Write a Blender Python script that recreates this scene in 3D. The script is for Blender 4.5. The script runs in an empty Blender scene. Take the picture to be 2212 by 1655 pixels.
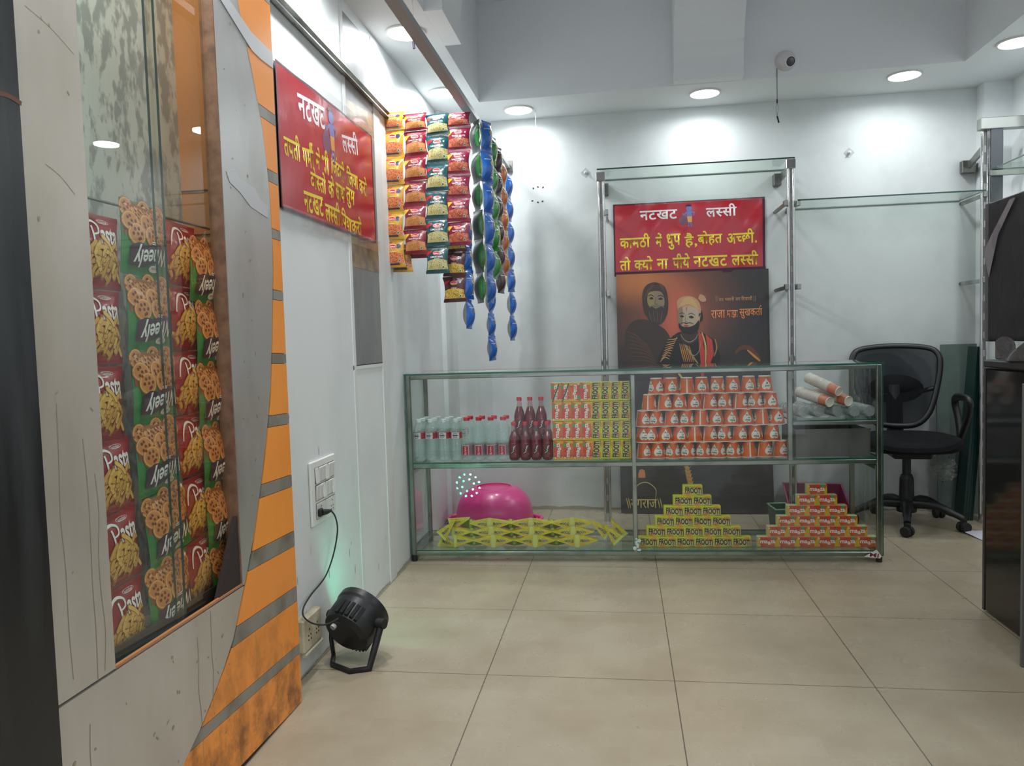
import bpy, math, random
from mathutils import Vector, Matrix
rnd = random.Random(7)
S = bpy.context.scene
COL = S.collection
PI = math.pi

# ---------------------------------------------------------------- camera, world, exposure
W, H, FPX = 2212, 1655, 1662.2
YAW, PITCH, ROLL, CAMZ = -.142189, -.057108, .029290, 1.0905
_cy, _sy = math.cos(YAW), math.sin(YAW)
FW = Vector((_sy*math.cos(PITCH), _cy*math.cos(PITCH), math.sin(PITCH)))
_r0 = Vector((_cy, -_sy, 0)); _d0 = FW.cross(_r0)
RT = math.cos(ROLL)*_r0 + math.sin(ROLL)*_d0
DN = -math.sin(ROLL)*_r0 + math.cos(ROLL)*_d0
cam = bpy.data.cameras.new('camera')
cam.sensor_width = 36; cam.lens = FPX/W*36; cam.clip_start = .02
co = bpy.data.objects.new('camera', cam); COL.objects.link(co)
co.matrix_world = Matrix(((RT.x, -DN.x, -FW.x, 0), (RT.y, -DN.y, -FW.y, 0), (RT.z, -DN.z, -FW.z, CAMZ), (0, 0, 0, 1)))
S.camera = co
CAM = Vector((0, 0, CAMZ))
S.view_settings.view_transform = 'Standard'; S.view_settings.look = 'None'
S.view_settings.gamma = 1; S.view_settings.use_curve_mapping = False
S.view_settings.exposure = 0.12
S.cycles.transparent_max_bounces = 40
S.cycles.max_bounces = 10
S.cycles.sample_clamp_indirect = 6
S.cycles.caustics_reflective = False; S.cycles.caustics_refractive = False
wd = bpy.data.worlds.new('world'); S.world = wd; wd.use_nodes = True
wd.node_tree.nodes['Background'].inputs[0].default_value = (.62, .68, .75, 1)
wd.node_tree.nodes['Background'].inputs[1].default_value = 1.3

LAMP_W = 5.2
LAMPS = [(-.93, 4.21), (-.91, 3.37), (-.91, 2.5), (-.91, 1.6), (-.575, 4.62), (.498, 4.56), (1.543, 4.5), (1.92, 4.106),
         (1.93, 3.1), (1.93, 2.1), (-.35, 1.1), (.45, 1.1), (1.25, 1.1)]  # last three are out of view, added as fill light for the front area
SOF = 2.45
for (x, y) in LAMPS:
    FR = .78 if y < 1.3 else 1.28 if x < -.8 else .66 if x > 1.8 else .60
    l = bpy.data.lights.new('downlight_lamp', 'AREA'); l.shape = 'DISK'; l.size = .15; l.energy = LAMP_W*FR; l.color = (.96, .985, 1)
    l.spread = math.radians(165)
    o = bpy.data.objects.new('downlight_lamp', l); COL.objects.link(o); o.location = (x, y, SOF-.015)

# ---------------------------------------------------------------- helpers
def ray(u, v):
    return FW + (u-W/2)/FPX*RT + (v-H/2)/FPX*DN
def on(u, v, ax, val):                      # the point of an axis-aligned plane seen at a pixel of the photograph
    d = ray(u, v); t = (val-CAM[ax])/d[ax]
    return CAM + t*d

class MB:
    def __init__(s): s.v = []; s.f = []; s.m = []; s.sm = []
    def add(s, vs, fs, mat=0, smooth=False, X=None):
        n = len(s.v)
        s.v += [tuple(X @ Vector(p)) if X else tuple(p) for p in vs]
        for f in fs: s.f.append(tuple(i+n for i in f)); s.m.append(mat); s.sm.append(smooth)
        return s
    def box(s, a, b, mat=0, bev=0, X=None, side=None):
        (x0, y0, z0), (x1, y1, z1) = a, b
        c = ((x0+x1)/2, (y0+y1)/2, (z0+z1)/2); h = (abs(x1-x0)/2, abs(y1-y0)/2, abs(z1-z0)/2)
        if bev <= 0:
            vs = [(c[0]+i*h[0], c[1]+j*h[1], c[2]+k*h[2]) for i in (-1, 1) for j in (-1, 1) for k in (-1, 1)]
            F = [(0, 1, 3, 2), (4, 6, 7, 5), (0, 4, 5, 1), (2, 3, 7, 6), (0, 2, 6, 4), (1, 5, 7, 3)]
            if side is None: return s.add(vs, F, mat, False, X)
            ar = [h[1]*h[2]]*2 + [h[0]*h[2]]*2 + [h[0]*h[1]]*2
            for f, q in zip(F, ar): s.add([vs[i] for i in f], [(0, 1, 2, 3)], mat if q == max(ar) else side, False, X)
            return s
        b_ = min(bev, *[q*.95 for q in h]); vs = []; ix = {}
        for i in (-1, 1):
            for j in (-1, 1):
                for k in (-1, 1):
                    sg = (i, j, k)
                    for a_ in range(3):
                        p = [c[q]+sg[q]*(h[q]-(0 if q == a_ else b_)) for q in range(3)]
                        ix[sg+(a_,)] = len(vs); vs.append(p)
        F = []
        for a_ in range(3):
            o1, o2 = [q for q in range(3) if q != a_]
            for sgn in (-1, 1):
                q = []
                for (p1, p2) in ((-1, -1), (1, -1), (1, 1), (-1, 1)):
                    sg = [0, 0, 0]; sg[a_] = sgn; sg[o1] = p1; sg[o2] = p2; q.append(ix[tuple(sg)+(a_,)])
                F.append(tuple(q))
            for p1 in (-1, 1):
                for p2 in (-1, 1):
                    lo = [0, 0, 0]; hi = [0, 0, 0]
                    lo[a_] = -1; hi[a_] = 1; lo[o1] = hi[o1] = p1; lo[o2] = hi[o2] = p2
                    F.append((ix[tuple(lo)+(o1,)], ix[tuple(hi)+(o1,)], ix[tuple(hi)+(o2,)], ix[tuple(lo)+(o2,)]))
        for i in (-1, 1):
            for j in (-1, 1):
                for k in (-1, 1): F.append(tuple(ix[(i, j, k, a_)] for a_ in range(3)))
        return s.add(vs, F, mat, False, X)
    def lathe(s, prof, n=24, mat=0, X=None, smooth=True, mats=None):     # prof: (r, z) from bottom to top, about z
        vs = []; fs = []
        for (r, z) in prof:
            for i in range(n): vs.append((r*math.cos(2*PI*i/n), r*math.sin(2*PI*i/n), z))
        for k in range(len(prof)-1):
            fs = [(k*n+i, k*n+(i+1) % n, (k+1)*n+(i+1) % n, (k+1)*n+i) for i in range(n)]
            m = mats[k] if mats else mat
            s.add([vs[q] for q in range(k*n, (k+2)*n)], [tuple(q-k*n for q in f) for f in fs], m, smooth, X)
        return s
    def disc(s, r, z, n=24, mat=0, X=None):
        return s.add([(r*math.cos(2*PI*i/n), r*math.sin(2*PI*i/n), z) for i in range(n)], [tuple(range(n))], mat, False, X)
    def tube(s, pts, r, n=8, mat=0, closed=False, caps=True, X=None, flat=1.0):
        P = [Vector(p) for p in pts]; N = len(P); rs = r if isinstance(r, (list, tuple)) else [r]*N
        vs = []; up = None
        for i, p in enumerate(P):
            t = (P[(i+1) % N]-P[i-1]) if closed else (P[min(i+1, N-1)]-P[max(i-1, 0)])
            t.normalize()
            if up is None:
                up = Vector((0, 0, 1)) if abs(t.z) < .9 else Vector((1, 0, 0))
            a = t.cross(up).normalized(); b = a.cross(t).normalized(); up = b
            for k in range(n):
                q = 2*PI*k/n; vs.append(p + rs[i]*(math.cos(q)*a*flat + math.sin(q)*b))
        fs = []
        for i in range(N if closed else N-1):
            j = (i+1) % N
            for k in range(n): fs.append((i*n+k, i*n+(k+1) % n, j*n+(k+1) % n, j*n+k))
        s.add(vs, fs, mat, True, X)
        if caps and not closed:
            s.add(vs[:n], [tuple(range(n))[::-1]], mat, False, X); s.add(vs[-n:], [tuple(range(n))], mat, False, X)
        return s
    def cyl(s, p0, p1, r, n=16, mat=0, r1=None): return s.tube([p0, p1], [r, r if r1 is None else r1], n, mat)
    def prism(s, poly, ax, a, b, mat=0, side=None):      # polygon (2 other axes in order) extruded along ax
        n = len(poly)
        def P(p, w):
            q = list(p); q.insert(ax, w); return q
        s.add([P(p, a) for p in poly], [tuple(range(n))], mat); s.add([P(p, b) for p in poly], [tuple(range(n))[::-1]], mat)
        vs = [P(p, a) for p in poly]+[P(p, b) for p in poly]
        return s.add(vs, [(i, (i+1) % n, n+(i+1) % n, n+i) for i in range(n)], mat if side is None else side)
    def geo(s, g, mp, mat=0, e=0.0):                       # a flat print laid on a surface by the map mp(x, y, e)
        return s.add([mp(x, y, e) for x, y in g[0]], g[1], mat, True)
    def build(s, name, mats, parent=None, loc=None, rot=None):
        me = bpy.data.meshes.new(name); me.from_pydata([tuple(p) for p in s.v], [], s.f)
        for m in (mats if isinstance(mats, (list, tuple)) else [mats]): me.materials.append(m)
        me.polygons.foreach_set('material_index', s.m); me.polygons.foreach_set('use_smooth', s.sm)
        if me.validate(): print('INVALID', name)
        me.update()
        o = bpy.data.objects.new(name, me); COL.objects.link(o)
        if parent: o.parent = parent
        if loc: o.location = loc
        if rot: o.rotation_euler = rot
        return o

def tag(o, label, cat, group=None):
    o['label'] = label; o['category'] = cat
    if group: o['group'] = group
    return o
def thing(name, label, cat, loc=(0, 0, 0), rot=(0, 0, 0), group=None):
    o = bpy.data.objects.new(name, None); o.empty_display_size = .05; COL.objects.link(o)
    o.location = loc; o.rotation_euler = rot
    return tag(o, label, cat, group)
def structure(o): o['kind'] = 'structure'; return o
def dup(o, loc=None, rot=None, label=None, mesh_only=False):
    c = o.copy(); COL.objects.link(c)
    if loc is not None: c.location = loc
    if rot is not None: c.rotation_euler = rot
    if label: c['label'] = label
    for ch in list(o.children):
        d = ch.copy(); COL.objects.link(d); d.parent = c
        for g in list(ch.children):
            h = g.copy(); COL.objects.link(h); h.parent = d
    return c
ORD = ['zeroth', 'first', 'second', 'third', 'fourth', 'fifth', 'sixth', 'seventh', 'eighth', 'ninth', 'tenth', 'eleventh']

# ---------------------------------------------------------------- materials
def lin(c): return tuple(((x/255)/12.92 if x/255 <= .04045 else ((x/255+.055)/1.055)**2.4) for x in c)
def newmat(name):
    m = bpy.data.materials.new(name); m.use_nodes = True; nt = m.node_tree
    return m, nt, nt.nodes['Principled BSDF']
def N(nt, t, **kw):
    n = nt.nodes.new(t)
    for k, v in kw.items():
        if k.startswith('i_'):
            key = k[2:]; n.inputs[int(key) if key.isdigit() else key.replace('_', ' ')].default_value = v
        else: setattr(n, k, v)
    return n
def mixc(nt, fac, a, b):
    n = nt.nodes.new('ShaderNodeMix'); n.data_type = 'RGBA'
    for sck, val in ((n.inputs[0], fac), (n.inputs[6], a), (n.inputs[7], b)):
        if hasattr(val, 'node'): nt.links.new(val, sck)
        elif isinstance(val, (int, float)): sck.default_value = val
        else: sck.default_value = tuple(val)+(1,) if len(val) == 3 else val
    return n.outputs[2]
def mth(nt, op, a, b=None, c=None):
    n = nt.nodes.new('ShaderNodeMath'); n.operation = op
    for i, val in enumerate((a, b, c)):
        if val is None: continue
        if hasattr(val, 'node'): nt.links.new(val, n.inputs[i])
        else: n.inputs[i].default_value = val
    return n.outputs[0]
def coord(nt, scale=(1, 1, 1), kind='Object'):
    tc = N(nt, 'ShaderNodeTexCoord'); mp = N(nt, 'ShaderNodeMapping'); mp.inputs['Scale'].default_value = scale
    nt.links.new(tc.outputs[kind], mp.inputs[0]); return mp.outputs[0]
def noise(nt, vec, scale, detail=4, lo=.4, hi=.6, rough=.55, dist=0):
    n = N(nt, 'ShaderNodeTexNoise'); n.inputs['Scale'].default_value = scale; n.inputs['Detail'].default_value = detail
    n.inputs['Roughness'].default_value = rough; n.inputs['Distortion'].default_value = dist
    nt.links.new(vec, n.inputs['Vector'])
    r = N(nt, 'ShaderNodeMapRange'); r.inputs[1].default_value = lo; r.inputs[2].default_value = hi
    nt.links.new(n.outputs[0], r.inputs[0]); return r.outputs[0]
def M(name, c, rough=.5, metal=0, spec=.5, var=None, bump=None, coat=0, emit=0, stretch=(1, 1, 1), ecol=None):
    m, nt, p = newmat(name)
    L = lin(c)
    p.inputs['Base Color'].default_value = L+(1,); p.inputs['Roughness'].default_value = rough
    p.inputs['Metallic'].default_value = metal; p.inputs['Specular IOR Level'].default_value = spec
    p.inputs['Coat Weight'].default_value = coat; p.inputs['Coat Roughness'].default_value = .12
    if var:                                             # (scale, colour2, lo, hi)
        f = noise(nt, coord(nt, stretch), var[0], 5, var[2] if len(var) > 2 else .42, var[3] if len(var) > 3 else .66)
        nt.links.new(mixc(nt, f, L, lin(var[1])), p.inputs['Base Color'])
    if bump:                                            # (scale, strength, distance)
        n = N(nt, 'ShaderNodeTexNoise'); n.inputs['Scale'].default_value = bump[0]; n.inputs['Detail'].default_value = 3
        nt.links.new(coord(nt, stretch), n.inputs['Vector'])
        b = N(nt, 'ShaderNodeBump'); b.inputs['Strength'].default_value = bump[1]; b.inputs['Distance'].default_value = bump[2]
        nt.links.new(n.outputs[0], b.inputs['Height']); nt.links.new(b.outputs[0], p.inputs['Normal'])
    if emit:
        p.inputs['Emission Color'].default_value = (lin(ecol) if ecol else L)+(1,); p.inputs['Emission Strength'].default_value = emit
    return m
def GL(name, tint, ior=1.5, rough=0.0, haze=0.0, bump=None, hcol=(255, 255, 255), gcol=(255, 255, 255)):      # thin clear sheet: see-through plus mirror by Fresnel
    m = bpy.data.materials.new(name); m.use_nodes = True; nt = m.node_tree; nt.nodes.clear()
    out = N(nt, 'ShaderNodeOutputMaterial'); tr = N(nt, 'ShaderNodeBsdfTransparent'); gl = N(nt, 'ShaderNodeBsdfGlossy')
    fr = N(nt, 'ShaderNodeFresnel'); fr.inputs[0].default_value = ior
    tr.inputs[0].default_value = lin(tint)+(1,); gl.inputs['Roughness'].default_value = rough
    gl.inputs['Color'].default_value = lin(gcol)+(1,)
    base = tr.outputs[0]
    if haze:
        df = N(nt, 'ShaderNodeBsdfDiffuse'); df.inputs[0].default_value = lin(hcol)+(1,)
        mh = N(nt, 'ShaderNodeMixShader'); mh.inputs[0].default_value = haze
        nt.links.new(base, mh.inputs[1]); nt.links.new(df.outputs[0], mh.inputs[2]); base = mh.outputs[0]
    mx = N(nt, 'ShaderNodeMixShader'); ge = N(nt, 'ShaderNodeNewGeometry')
    nt.links.new(mth(nt, 'MULTIPLY', fr.outputs[0], mth(nt, 'SUBTRACT', 1.0, ge.outputs['Backfacing'])), mx.inputs[0])
    nt.links.new(base, mx.inputs[1]); nt.links.new(gl.outputs[0], mx.inputs[2]); nt.links.new(mx.outputs[0], out.inputs[0])
    if bump:
        n = N(nt, 'ShaderNodeTexNoise'); n.inputs['Scale'].default_value = bump[0]; n.inputs['Detail'].default_value = 2
        nt.links.new(coord(nt), n.inputs['Vector'])
        b = N(nt, 'ShaderNodeBump'); b.inputs['Strength'].default_value = bump[1]; b.inputs['Distance'].default_value = bump[2]
        nt.links.new(n.outputs[0], b.inputs['Height']); nt.links.new(b.outputs[0], gl.inputs['Normal']); nt.links.new(b.outputs[0], fr.inputs['Normal'])
    return m

white_wall = M('white wall paint', (222, 226, 226), .55, var=(1.3, (200, 204, 204), .45, .75), bump=(9, .12, .004))
white_ceiling = M('white ceiling paint', (222, 225, 226), .7)
grey_cove = M('grey cove paint', (222, 225, 228), .7)
wall_stain = M('scuffed wall paint', (205, 208, 208), .6, var=(5, (170, 174, 174), .48, .7), stretch=(1, 1, .25))
steel = M('brushed steel', (176, 178, 174), .4, 1.0, var=(6, (140, 142, 138), .45, .6), stretch=(1, 1, .2))
steel_dark = M('dull steel', (128, 128, 124), .35, 1.0)
chrome = M('chrome', (205, 205, 205), .09, 1.0)
black_plastic = M('black plastic', (24, 25, 27), .42, bump=(180, .1, .001))
black_gloss = M('gloss black', (16, 16, 17), .09, var=(3, (26, 24, 24)))
black_slot = M('black slot', (6, 6, 7), .8)
dark_line = M('dark joint', (48, 38, 34), .8)
white_plastic = M('white plastic', (226, 226, 222), .35)
rubber = M('rubber black', (30, 30, 30), .7)
glass_clear = GL('clear glass', (250, 253, 252))
glass_green = GL('green tinted glass', (246, 251, 248), haze=.022, hcol=(190, 220, 205))
glass_edge = M('green glass edge', (26, 92, 76), .15, coat=.5)
glass_edge_dark = M('dark glass edge', (40, 70, 66), .2, coat=.5)
lamp_face = M('lit lamp face', (255, 255, 255), .5, emit=30, ecol=(240, 249, 255))
lamp_ring = M('lamp ring', (205, 205, 202), .4)

# ---------------------------------------------------------------- flat print shapes
_tc = {}
def tgeo(s, bold=0.0, shear=0.0, res=3):
    k = (s, bold, shear, res)
    if k in _tc: return _tc[k]
    c = bpy.data.curves.new('t', 'FONT'); c.body = s; c.offset = bold; c.shear = shear; c.resolution_u = res
    o = bpy.data.objects.new('t', c); COL.objects.link(o)
    bpy.context.view_layer.update()
    me = bpy.data.meshes.new_from_object(o.evaluated_get(bpy.context.evaluated_depsgraph_get()))
    g = ([(v.co.x, v.co.y) for v in me.vertices], [tuple(p.vertices) for p in me.polygons])
    bpy.data.objects.remove(o); bpy.data.curves.remove(c); bpy.data.meshes.remove(me)
    _tc[k] = g; return g
def clipx(g, cut, keep_left=True):
    vs, fs = [], []
    for f in g[1]:
        P = [g[0][i] for i in f]; out = []
        for i, p in enumerate(P):
            q = P[(i+1) % len(P)]
            ip = (p[0] <= cut) == keep_left; iq = (q[0] <= cut) == keep_left
            if ip: out.append(p)
            if ip != iq:
                t = (cut-p[0])/(q[0]-p[0]); out.append((cut, p[1]+t*(q[1]-p[1])))
        if len(out) >= 3: fs.append(tuple(range(len(vs), len(vs)+len(out)))); vs += out
    return (vs, fs)
def merge(*gs):
    vs, fs = [], []
    for g in gs:
        n = len(vs); vs = vs+list(g[0]); fs = fs+[tuple(i+n for i in f) for f in g[1]]
    return (vs, fs)
def move(g, dx=0, dy=0, sx=1, sy=1, rot=0):
    c, s_ = math.cos(rot), math.sin(rot); o = []
    for x, y in g[0]:
        x, y = x*sx, y*sy; o.append((x*c-y*s_+dx, x*s_+y*c+dy))
    return (o, g[1] if sx*sy > 0 else [f[::-1] for f in g[1]])
def bounds(g):
    xs = [p[0] for p in g[0]]; ys = [p[1] for p in g[0]]; return min(xs), max(xs), min(ys), max(ys)
def fit(g, cx, cy, w, h=None, rot=0):
    a, b, c, d = bounds(g); sx = w/(b-a); sy = (h/(d-c)) if h else sx
    return move(([((x-(a+b)/2)*sx, (y-(c+d)/2)*sy) for x, y in g[0]], g[1]), cx, cy, rot=rot)
ADV = {'अ': .779, ' ': .3, '.': .24, ',': .24, 'ि': .273, 'ह': .546, '|': .16}
ZERO = 'ुूेैं्'
def deva(s, bold=.012):
    pen = 0; parts = []; i = 0
    while i < len(s):
        ch = s[i]
        if ch == ' ': pen += .3; i += 1; continue
        if ch == '^':                                   # reph: small hook over the letter before
            g = tgeo('े', bold); a, b, c, d = bounds(g); parts.append(move(g, pen+(a+b)+.02, 0, -1, 1)); i += 1; continue
        g = tgeo(ch, bold)
        if ch in ZERO: parts.append(move(g, pen)); i += 1; continue
        b = bounds(g)
        adv = ADV.get(ch, b[1])
        if i+1 < len(s) and s[i+1] == '~':              # half letter: drop the upright
            cut = b[1]-(.18 if ch == 'क' else .235)
            parts.append(move(clipx(g, cut), pen)); pen += cut+.005; i += 2; continue
        if ch in '.,': parts.append(move(g, pen+.04)); pen += .26; i += 1; continue
        parts.append(move(g, pen)); pen += adv; i += 1
    return merge(*parts)
def rect(x0, y0, x1, y1, nx=1, ny=1):
    vs = [(x0+(x1-x0)*i/nx, y0+(y1-y0)*j/ny) for j in range(ny+1) for i in range(nx+1)]
    return (vs, [(j*(nx+1)+i, j*(nx+1)+i+1, (j+1)*(nx+1)+i+1, (j+1)*(nx+1)+i) for j in range(ny) for i in range(nx)])
def region(x0, x1, lo, hi, nx=10, ny=6):
    vs = []
    for j in range(ny+1):
        for i in range(nx+1):
            x = x0+(x1-x0)*i/nx; a, b = lo(x), hi(x); vs.append((x, a+(b-a)*j/ny))
    return (vs, [(j*(nx+1)+i, j*(nx+1)+i+1, (j+1)*(nx+1)+i+1, (j+1)*(nx+1)+i) for j in range(ny) for i in range(nx)])
def ell(cx, cy, rx, ry=None, n=16, rings=1, rot=0, a0=0, a1=2*PI):
    ry = rx if ry is None else ry
    vs = [(0, 0)]; fs = []
    full = abs(a1-a0-2*PI) < 1e-6; m = n if full else n+1
    for k in range(1, rings+1):
        for i in range(m): a = a0+(a1-a0)*i/n; vs.append((rx*k/rings*math.cos(a), ry*k/rings*math.sin(a)))
    for i in range(n):
        fs.append((0, 1+i, 1+(i+1) % m))
        for k in range(1, rings): fs.append((1+(k-1)*m+i, 1+k*m+i, 1+k*m+(i+1) % m, 1+(k-1)*m+(i+1) % m))
    return move((vs, fs), cx, cy, rot=rot)
def ring(cx, cy, rx, ry, w, n=24, a0=0, a1=2*PI):
    vs, fs = [], []
    for i in range(n+1):
        a = a0+(a1-a0)*i/n; vs += [(cx+rx*math.cos(a), cy+ry*math.sin(a)), (cx+(rx-w)*math.cos(a), cy+(ry-w)*math.sin(a))]
    for i in range(n): fs.append((2*i, 2*i+2, 2*i+3, 2*i+1)[::-1])
    return (vs, fs)
def refine(g, L):                                           # split long facets so a print follows a curved surface
    vs = list(g[0]); out = []; st = []
    for f in g[1]:
        for i in range(1, len(f)-1): st.append((f[0], f[i], f[i+1]))
    mid = {}
    while st:
        a, b, c = st.pop(); e = [(a, b, c), (b, c, a), (c, a, b)]
        d = [math.hypot(vs[p][0]-vs[q][0], vs[p][1]-vs[q][1]) for p, q, _ in e]; k = d.index(max(d))
        if d[k] <= L: out.append((a, b, c)); continue
        p, q, r_ = e[k]; key = (min(p, q), max(p, q))
        if key not in mid: mid[key] = len(vs); vs.append(((vs[p][0]+vs[q][0])/2, (vs[p][1]+vs[q][1])/2))
        m = mid[key]; st += [(p, m, r_), (m, q, r_)]
    return (vs, out)
def poly(pts): return (list(pts), [tuple(range(len(pts)))])
def stroke(pts, w):                                     # ribbon along a path, width w (number or list)
    vs, fs = [], []; n = len(pts)
    for i, p in enumerate(pts):
        a = pts[max(i-1, 0)]; b = pts[min(i+1, n-1)]; dx, dy = b[0]-a[0], b[1]-a[1]; L = math.hypot(dx, dy) or 1
        q = (w[i] if isinstance(w, (list, tuple)) else w)/2
        vs += [(p[0]-dy/L*q, p[1]+dx/L*q), (p[0]+dy/L*q, p[1]-dx/L*q)]
    for i in range(n-1): fs.append((2*i, 2*i+1, 2*i+3, 2*i+2))
    return (vs, fs)
def smoothpath(pts, k=6):
    out = []; n = len(pts)
    for i in range(n-1):
        p0, p1, p2, p3 = pts[max(i-1, 0)], pts[i], pts[i+1], pts[min(i+2, n-1)]
        for j in range(k):
            t = j/k
            out.append(tuple(.5*(2*b+(c-a)*t+(2*a-5*b+4*c-d)*t*t+(-a+3*b-3*c+d)*t**3) for a, b, c, d in zip(p0, p1, p2, p3)))
    return out+[tuple(pts[-1])]

# ================================================================ THE ROOM
XL, YB, XR, XF = -1.062, 4.83, 2.19, -.991
def floor_mat():
    m, nt, p = newmat('vitrified floor tiles')
    v = coord(nt); sp = N(nt, 'ShaderNodeSeparateXYZ'); nt.links.new(v, sp.inputs[0])
    def line(sock, off):
        a = mth(nt, 'FRACT', mth(nt, 'DIVIDE', mth(nt, 'SUBTRACT', sock, off), .6))
        d = mth(nt, 'ABSOLUTE', mth(nt, 'SUBTRACT', a, .5))
        return mth(nt, 'GREATER_THAN', d, .4972)
    ln = mth(nt, 'MAXIMUM', line(sp.outputs[0], -.456), line(sp.outputs[1], 2.411))
    br = N(nt, 'ShaderNodeTexBrick'); br.inputs['Scale'].default_value = 1; br.inputs['Brick Width'].default_value = .31
    br.inputs['Row Height'].default_value = .1; br.inputs['Mortar Size'].default_value = 0
    br.inputs['Color1'].default_value = (.3, .3, .3, 1); br.inputs['Color2'].default_value = (.7, .7, .7, 1); br.offset = .37
    mp2 = coord(nt, (1, 1, 1)); nt.links.new(mp2, br.inputs['Vector'])
    f = noise(nt, v, 3.2, 5, .35, .7)
    f2 = mth(nt, 'MULTIPLY_ADD', br.outputs['Color'], .45, mth(nt, 'MULTIPLY', f, .65))
    c = mixc(nt, f2, lin((176, 165, 144)), lin((152, 138, 115)))
    st = noise(nt, coord(nt, (1, 1, 1)), 60, 3, .70, .74)
    c = mixc(nt, mth(nt, 'MULTIPLY', st, .35), c, lin((120, 105, 85)))
    c = mixc(nt, mth(nt, 'MULTIPLY', ln, .85), c, lin((70, 62, 52)))
    nt.links.new(c, p.inputs['Base Color'])
    nt.links.new(mth(nt, 'MULTIPLY_ADD', f, .16, .22), p.inputs['Roughness'])
    p.inputs['Specular IOR Level'].default_value = .42
    return m
structure(MB().box((-1.4, -.8, -.1), (2.5, 5.0, 0)).build('floor', floor_mat()))
structure(MB().box((-1.2, 4.83, 0), (2.4, 4.95, 2.6)).build('wall_back', M('greyed white wall paint', (203, 207, 206), .6, var=(2.2, (186, 190, 190), .46, .74), bump=(9, .12, .004))))
structure(MB().box((-1.2, 2.18, 0), (XL, 4.84, 2.6)).build('wall_left', white_wall))
structure(MB().box((XR, -.8, 0), (2.31, 4.84, 2.6)).build('wall_right', white_wall))
structure(MB().box((2.045, 4.735, 0), (2.195, 4.835, 2.46)).box((-1.07, 4.52, 0), (-1.035, 4.835, 2.46)).build('wall_back_piers', white_wall))
b = MB()
b.prism([(-1.3, -.8), (-.777, -.8), (-.777, 5), (-1.3, 5)], 2, SOF, 3.02, 0, 1)
b.prism([(-.777, 4.429), (.314, 4.395), (1.783, 4.341), (1.783, 5), (-.777, 5)], 2, SOF, 3.02, 0, 1)
b.prism([(1.783, -.8), (2.4, -.8), (2.4, 5), (1.783, 5)], 2, SOF, 3.02, 0, 1)
b.prism([(-.777, -.8), (1.783, -.8), (1.783, 1.3), (-.777, 1.3)], 2, SOF, 3.02, 0, 1)
b.box((-.7768, 3.1795, SOF+.0002), (-.6995, 3.5605, SOF+.02), 0); b.box((.3115, 4.3045, SOF+.0002), (.6765, 4.379, SOF+.02), 0)
b.box((-1.3, -.8, 3.0), (2.4, 5, 3.1), 1)
structure(b.build('ceiling', [white_ceiling, grey_cove]))
# arched ribs across the recess
arc = [(4.305, SOF+.02), (4.305, 2.56)]+[(3.70+.605*math.cos(a*PI/16), 2.56+.42*math.sin(a*PI/16)) for a in range(1, 8)]+[(3.75, 3.01), (4.45, 3.01), (4.45, SOF+.02)]
b = MB(); b.prism(arc, 0, .312, .676, 0)
arc2 = [(-.70, SOF+.02), (-.70, 2.56)]+[(-.10-.6*math.cos(a*PI/16), 2.56+.42*math.sin(a*PI/16)) for a in range(1, 8)]+[(-.15, 3.01), (-.8, 3.01), (-.8, SOF+.02)]
vs1 = [(x, 3.18, z) for x, z in arc2]; vs2 = [(x, 3.56, z) for x, z in arc2]; n = len(arc2)
b.add(vs1, [tuple(range(n))[::-1]]).add(vs2, [tuple(range(n))]).add(vs1+vs2, [(i, (i+1) % n, n+(i+1) % n, n+i) for i in range(n)])
structure(b.build('trim_1', grey_cove))
structure(MB().box((-1.3, -.8, 0), (2.4, -.7, .02)).build('trim_2', wall_stain))

# ---------------------------------------------------------------- cladding and show window at the entrance, left
clad = M('cream composite panel', (196, 190, 180), .38, .35, var=(2.2, (160, 150, 134), .42, .74), stretch=(1, 1, .35))
clad2 = M('silver composite panel', (186, 186, 183), .33, .55, var=(2.6, (152, 149, 142), .45, .72), stretch=(1, 1, .5))
orange_panel = M('orange composite panel', (246, 156, 66), .33, 0, var=(2.4, (236, 142, 52), .4, .7))
def orange_dirty():
    m, nt, p = newmat('orange panel with grime low down')
    v = coord(nt); sp = N(nt, 'ShaderNodeSeparateXYZ'); nt.links.new(v, sp.inputs[0])
    f = noise(nt, v, 9, 8, .44, .62, .7); g = noise(nt, coord(nt, (1, 1, .2)), 26, 5, .48, .62)
    hgt = N(nt, 'ShaderNodeMapRange'); nt.links.new(sp.outputs[2], hgt.inputs[0]); hgt.inputs[1].default_value = .42; hgt.inputs[2].default_value = .06
    k = mth(nt, 'MULTIPLY', hgt.outputs[0], mth(nt, 'MULTIPLY_ADD', f, .75, mth(nt, 'MULTIPLY', g, .3)))
    c = mixc(nt, mth(nt, 'MINIMUM', k, .85), lin((242, 150, 64)), lin((118, 74, 38)))
    nt.links.new(c, p.inputs['Base Color']); p.inputs['Roughness'].default_value = .4
    return m
stripe_grey = M('grey stripe panel', (150, 146, 138), .45, .3, var=(9, (118, 112, 102), .45, .7))
tape_grey = M('peeling grey tape', (192, 192, 194), .4, .2)
stain = M('brown drip stain', (150, 136, 114), .6)
CUR = [(2.45, 1.86), (2.013, 1.985), (1.853, 2.049), (1.727, 2.092), (1.552, 2.12), (1.341, 2.124), (1.154, 2.098), (.956, 2.066), (.767, 2.006),
       (.556, 1.917), (.332, 1.782), (.212, 1.64), (.1, 1.45), (0.0, 1.29)]
def curve_y(z):
    for (z0, y0), (z1, y1) in zip(CUR, CUR[1:]):
        if z1 <= z <= z0: t = (z-z1)/(z0-z1); return y1+(y0-y1)*t
    return CUR[-1][1]
XB = -1.006
b = MB()
def slab(pts, mat, x0=XB, x1=XF): b.prism(pts, 0, x1, x0, mat)
WY0, WY1, WZ0 = 1.344, 1.856, .468
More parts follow.
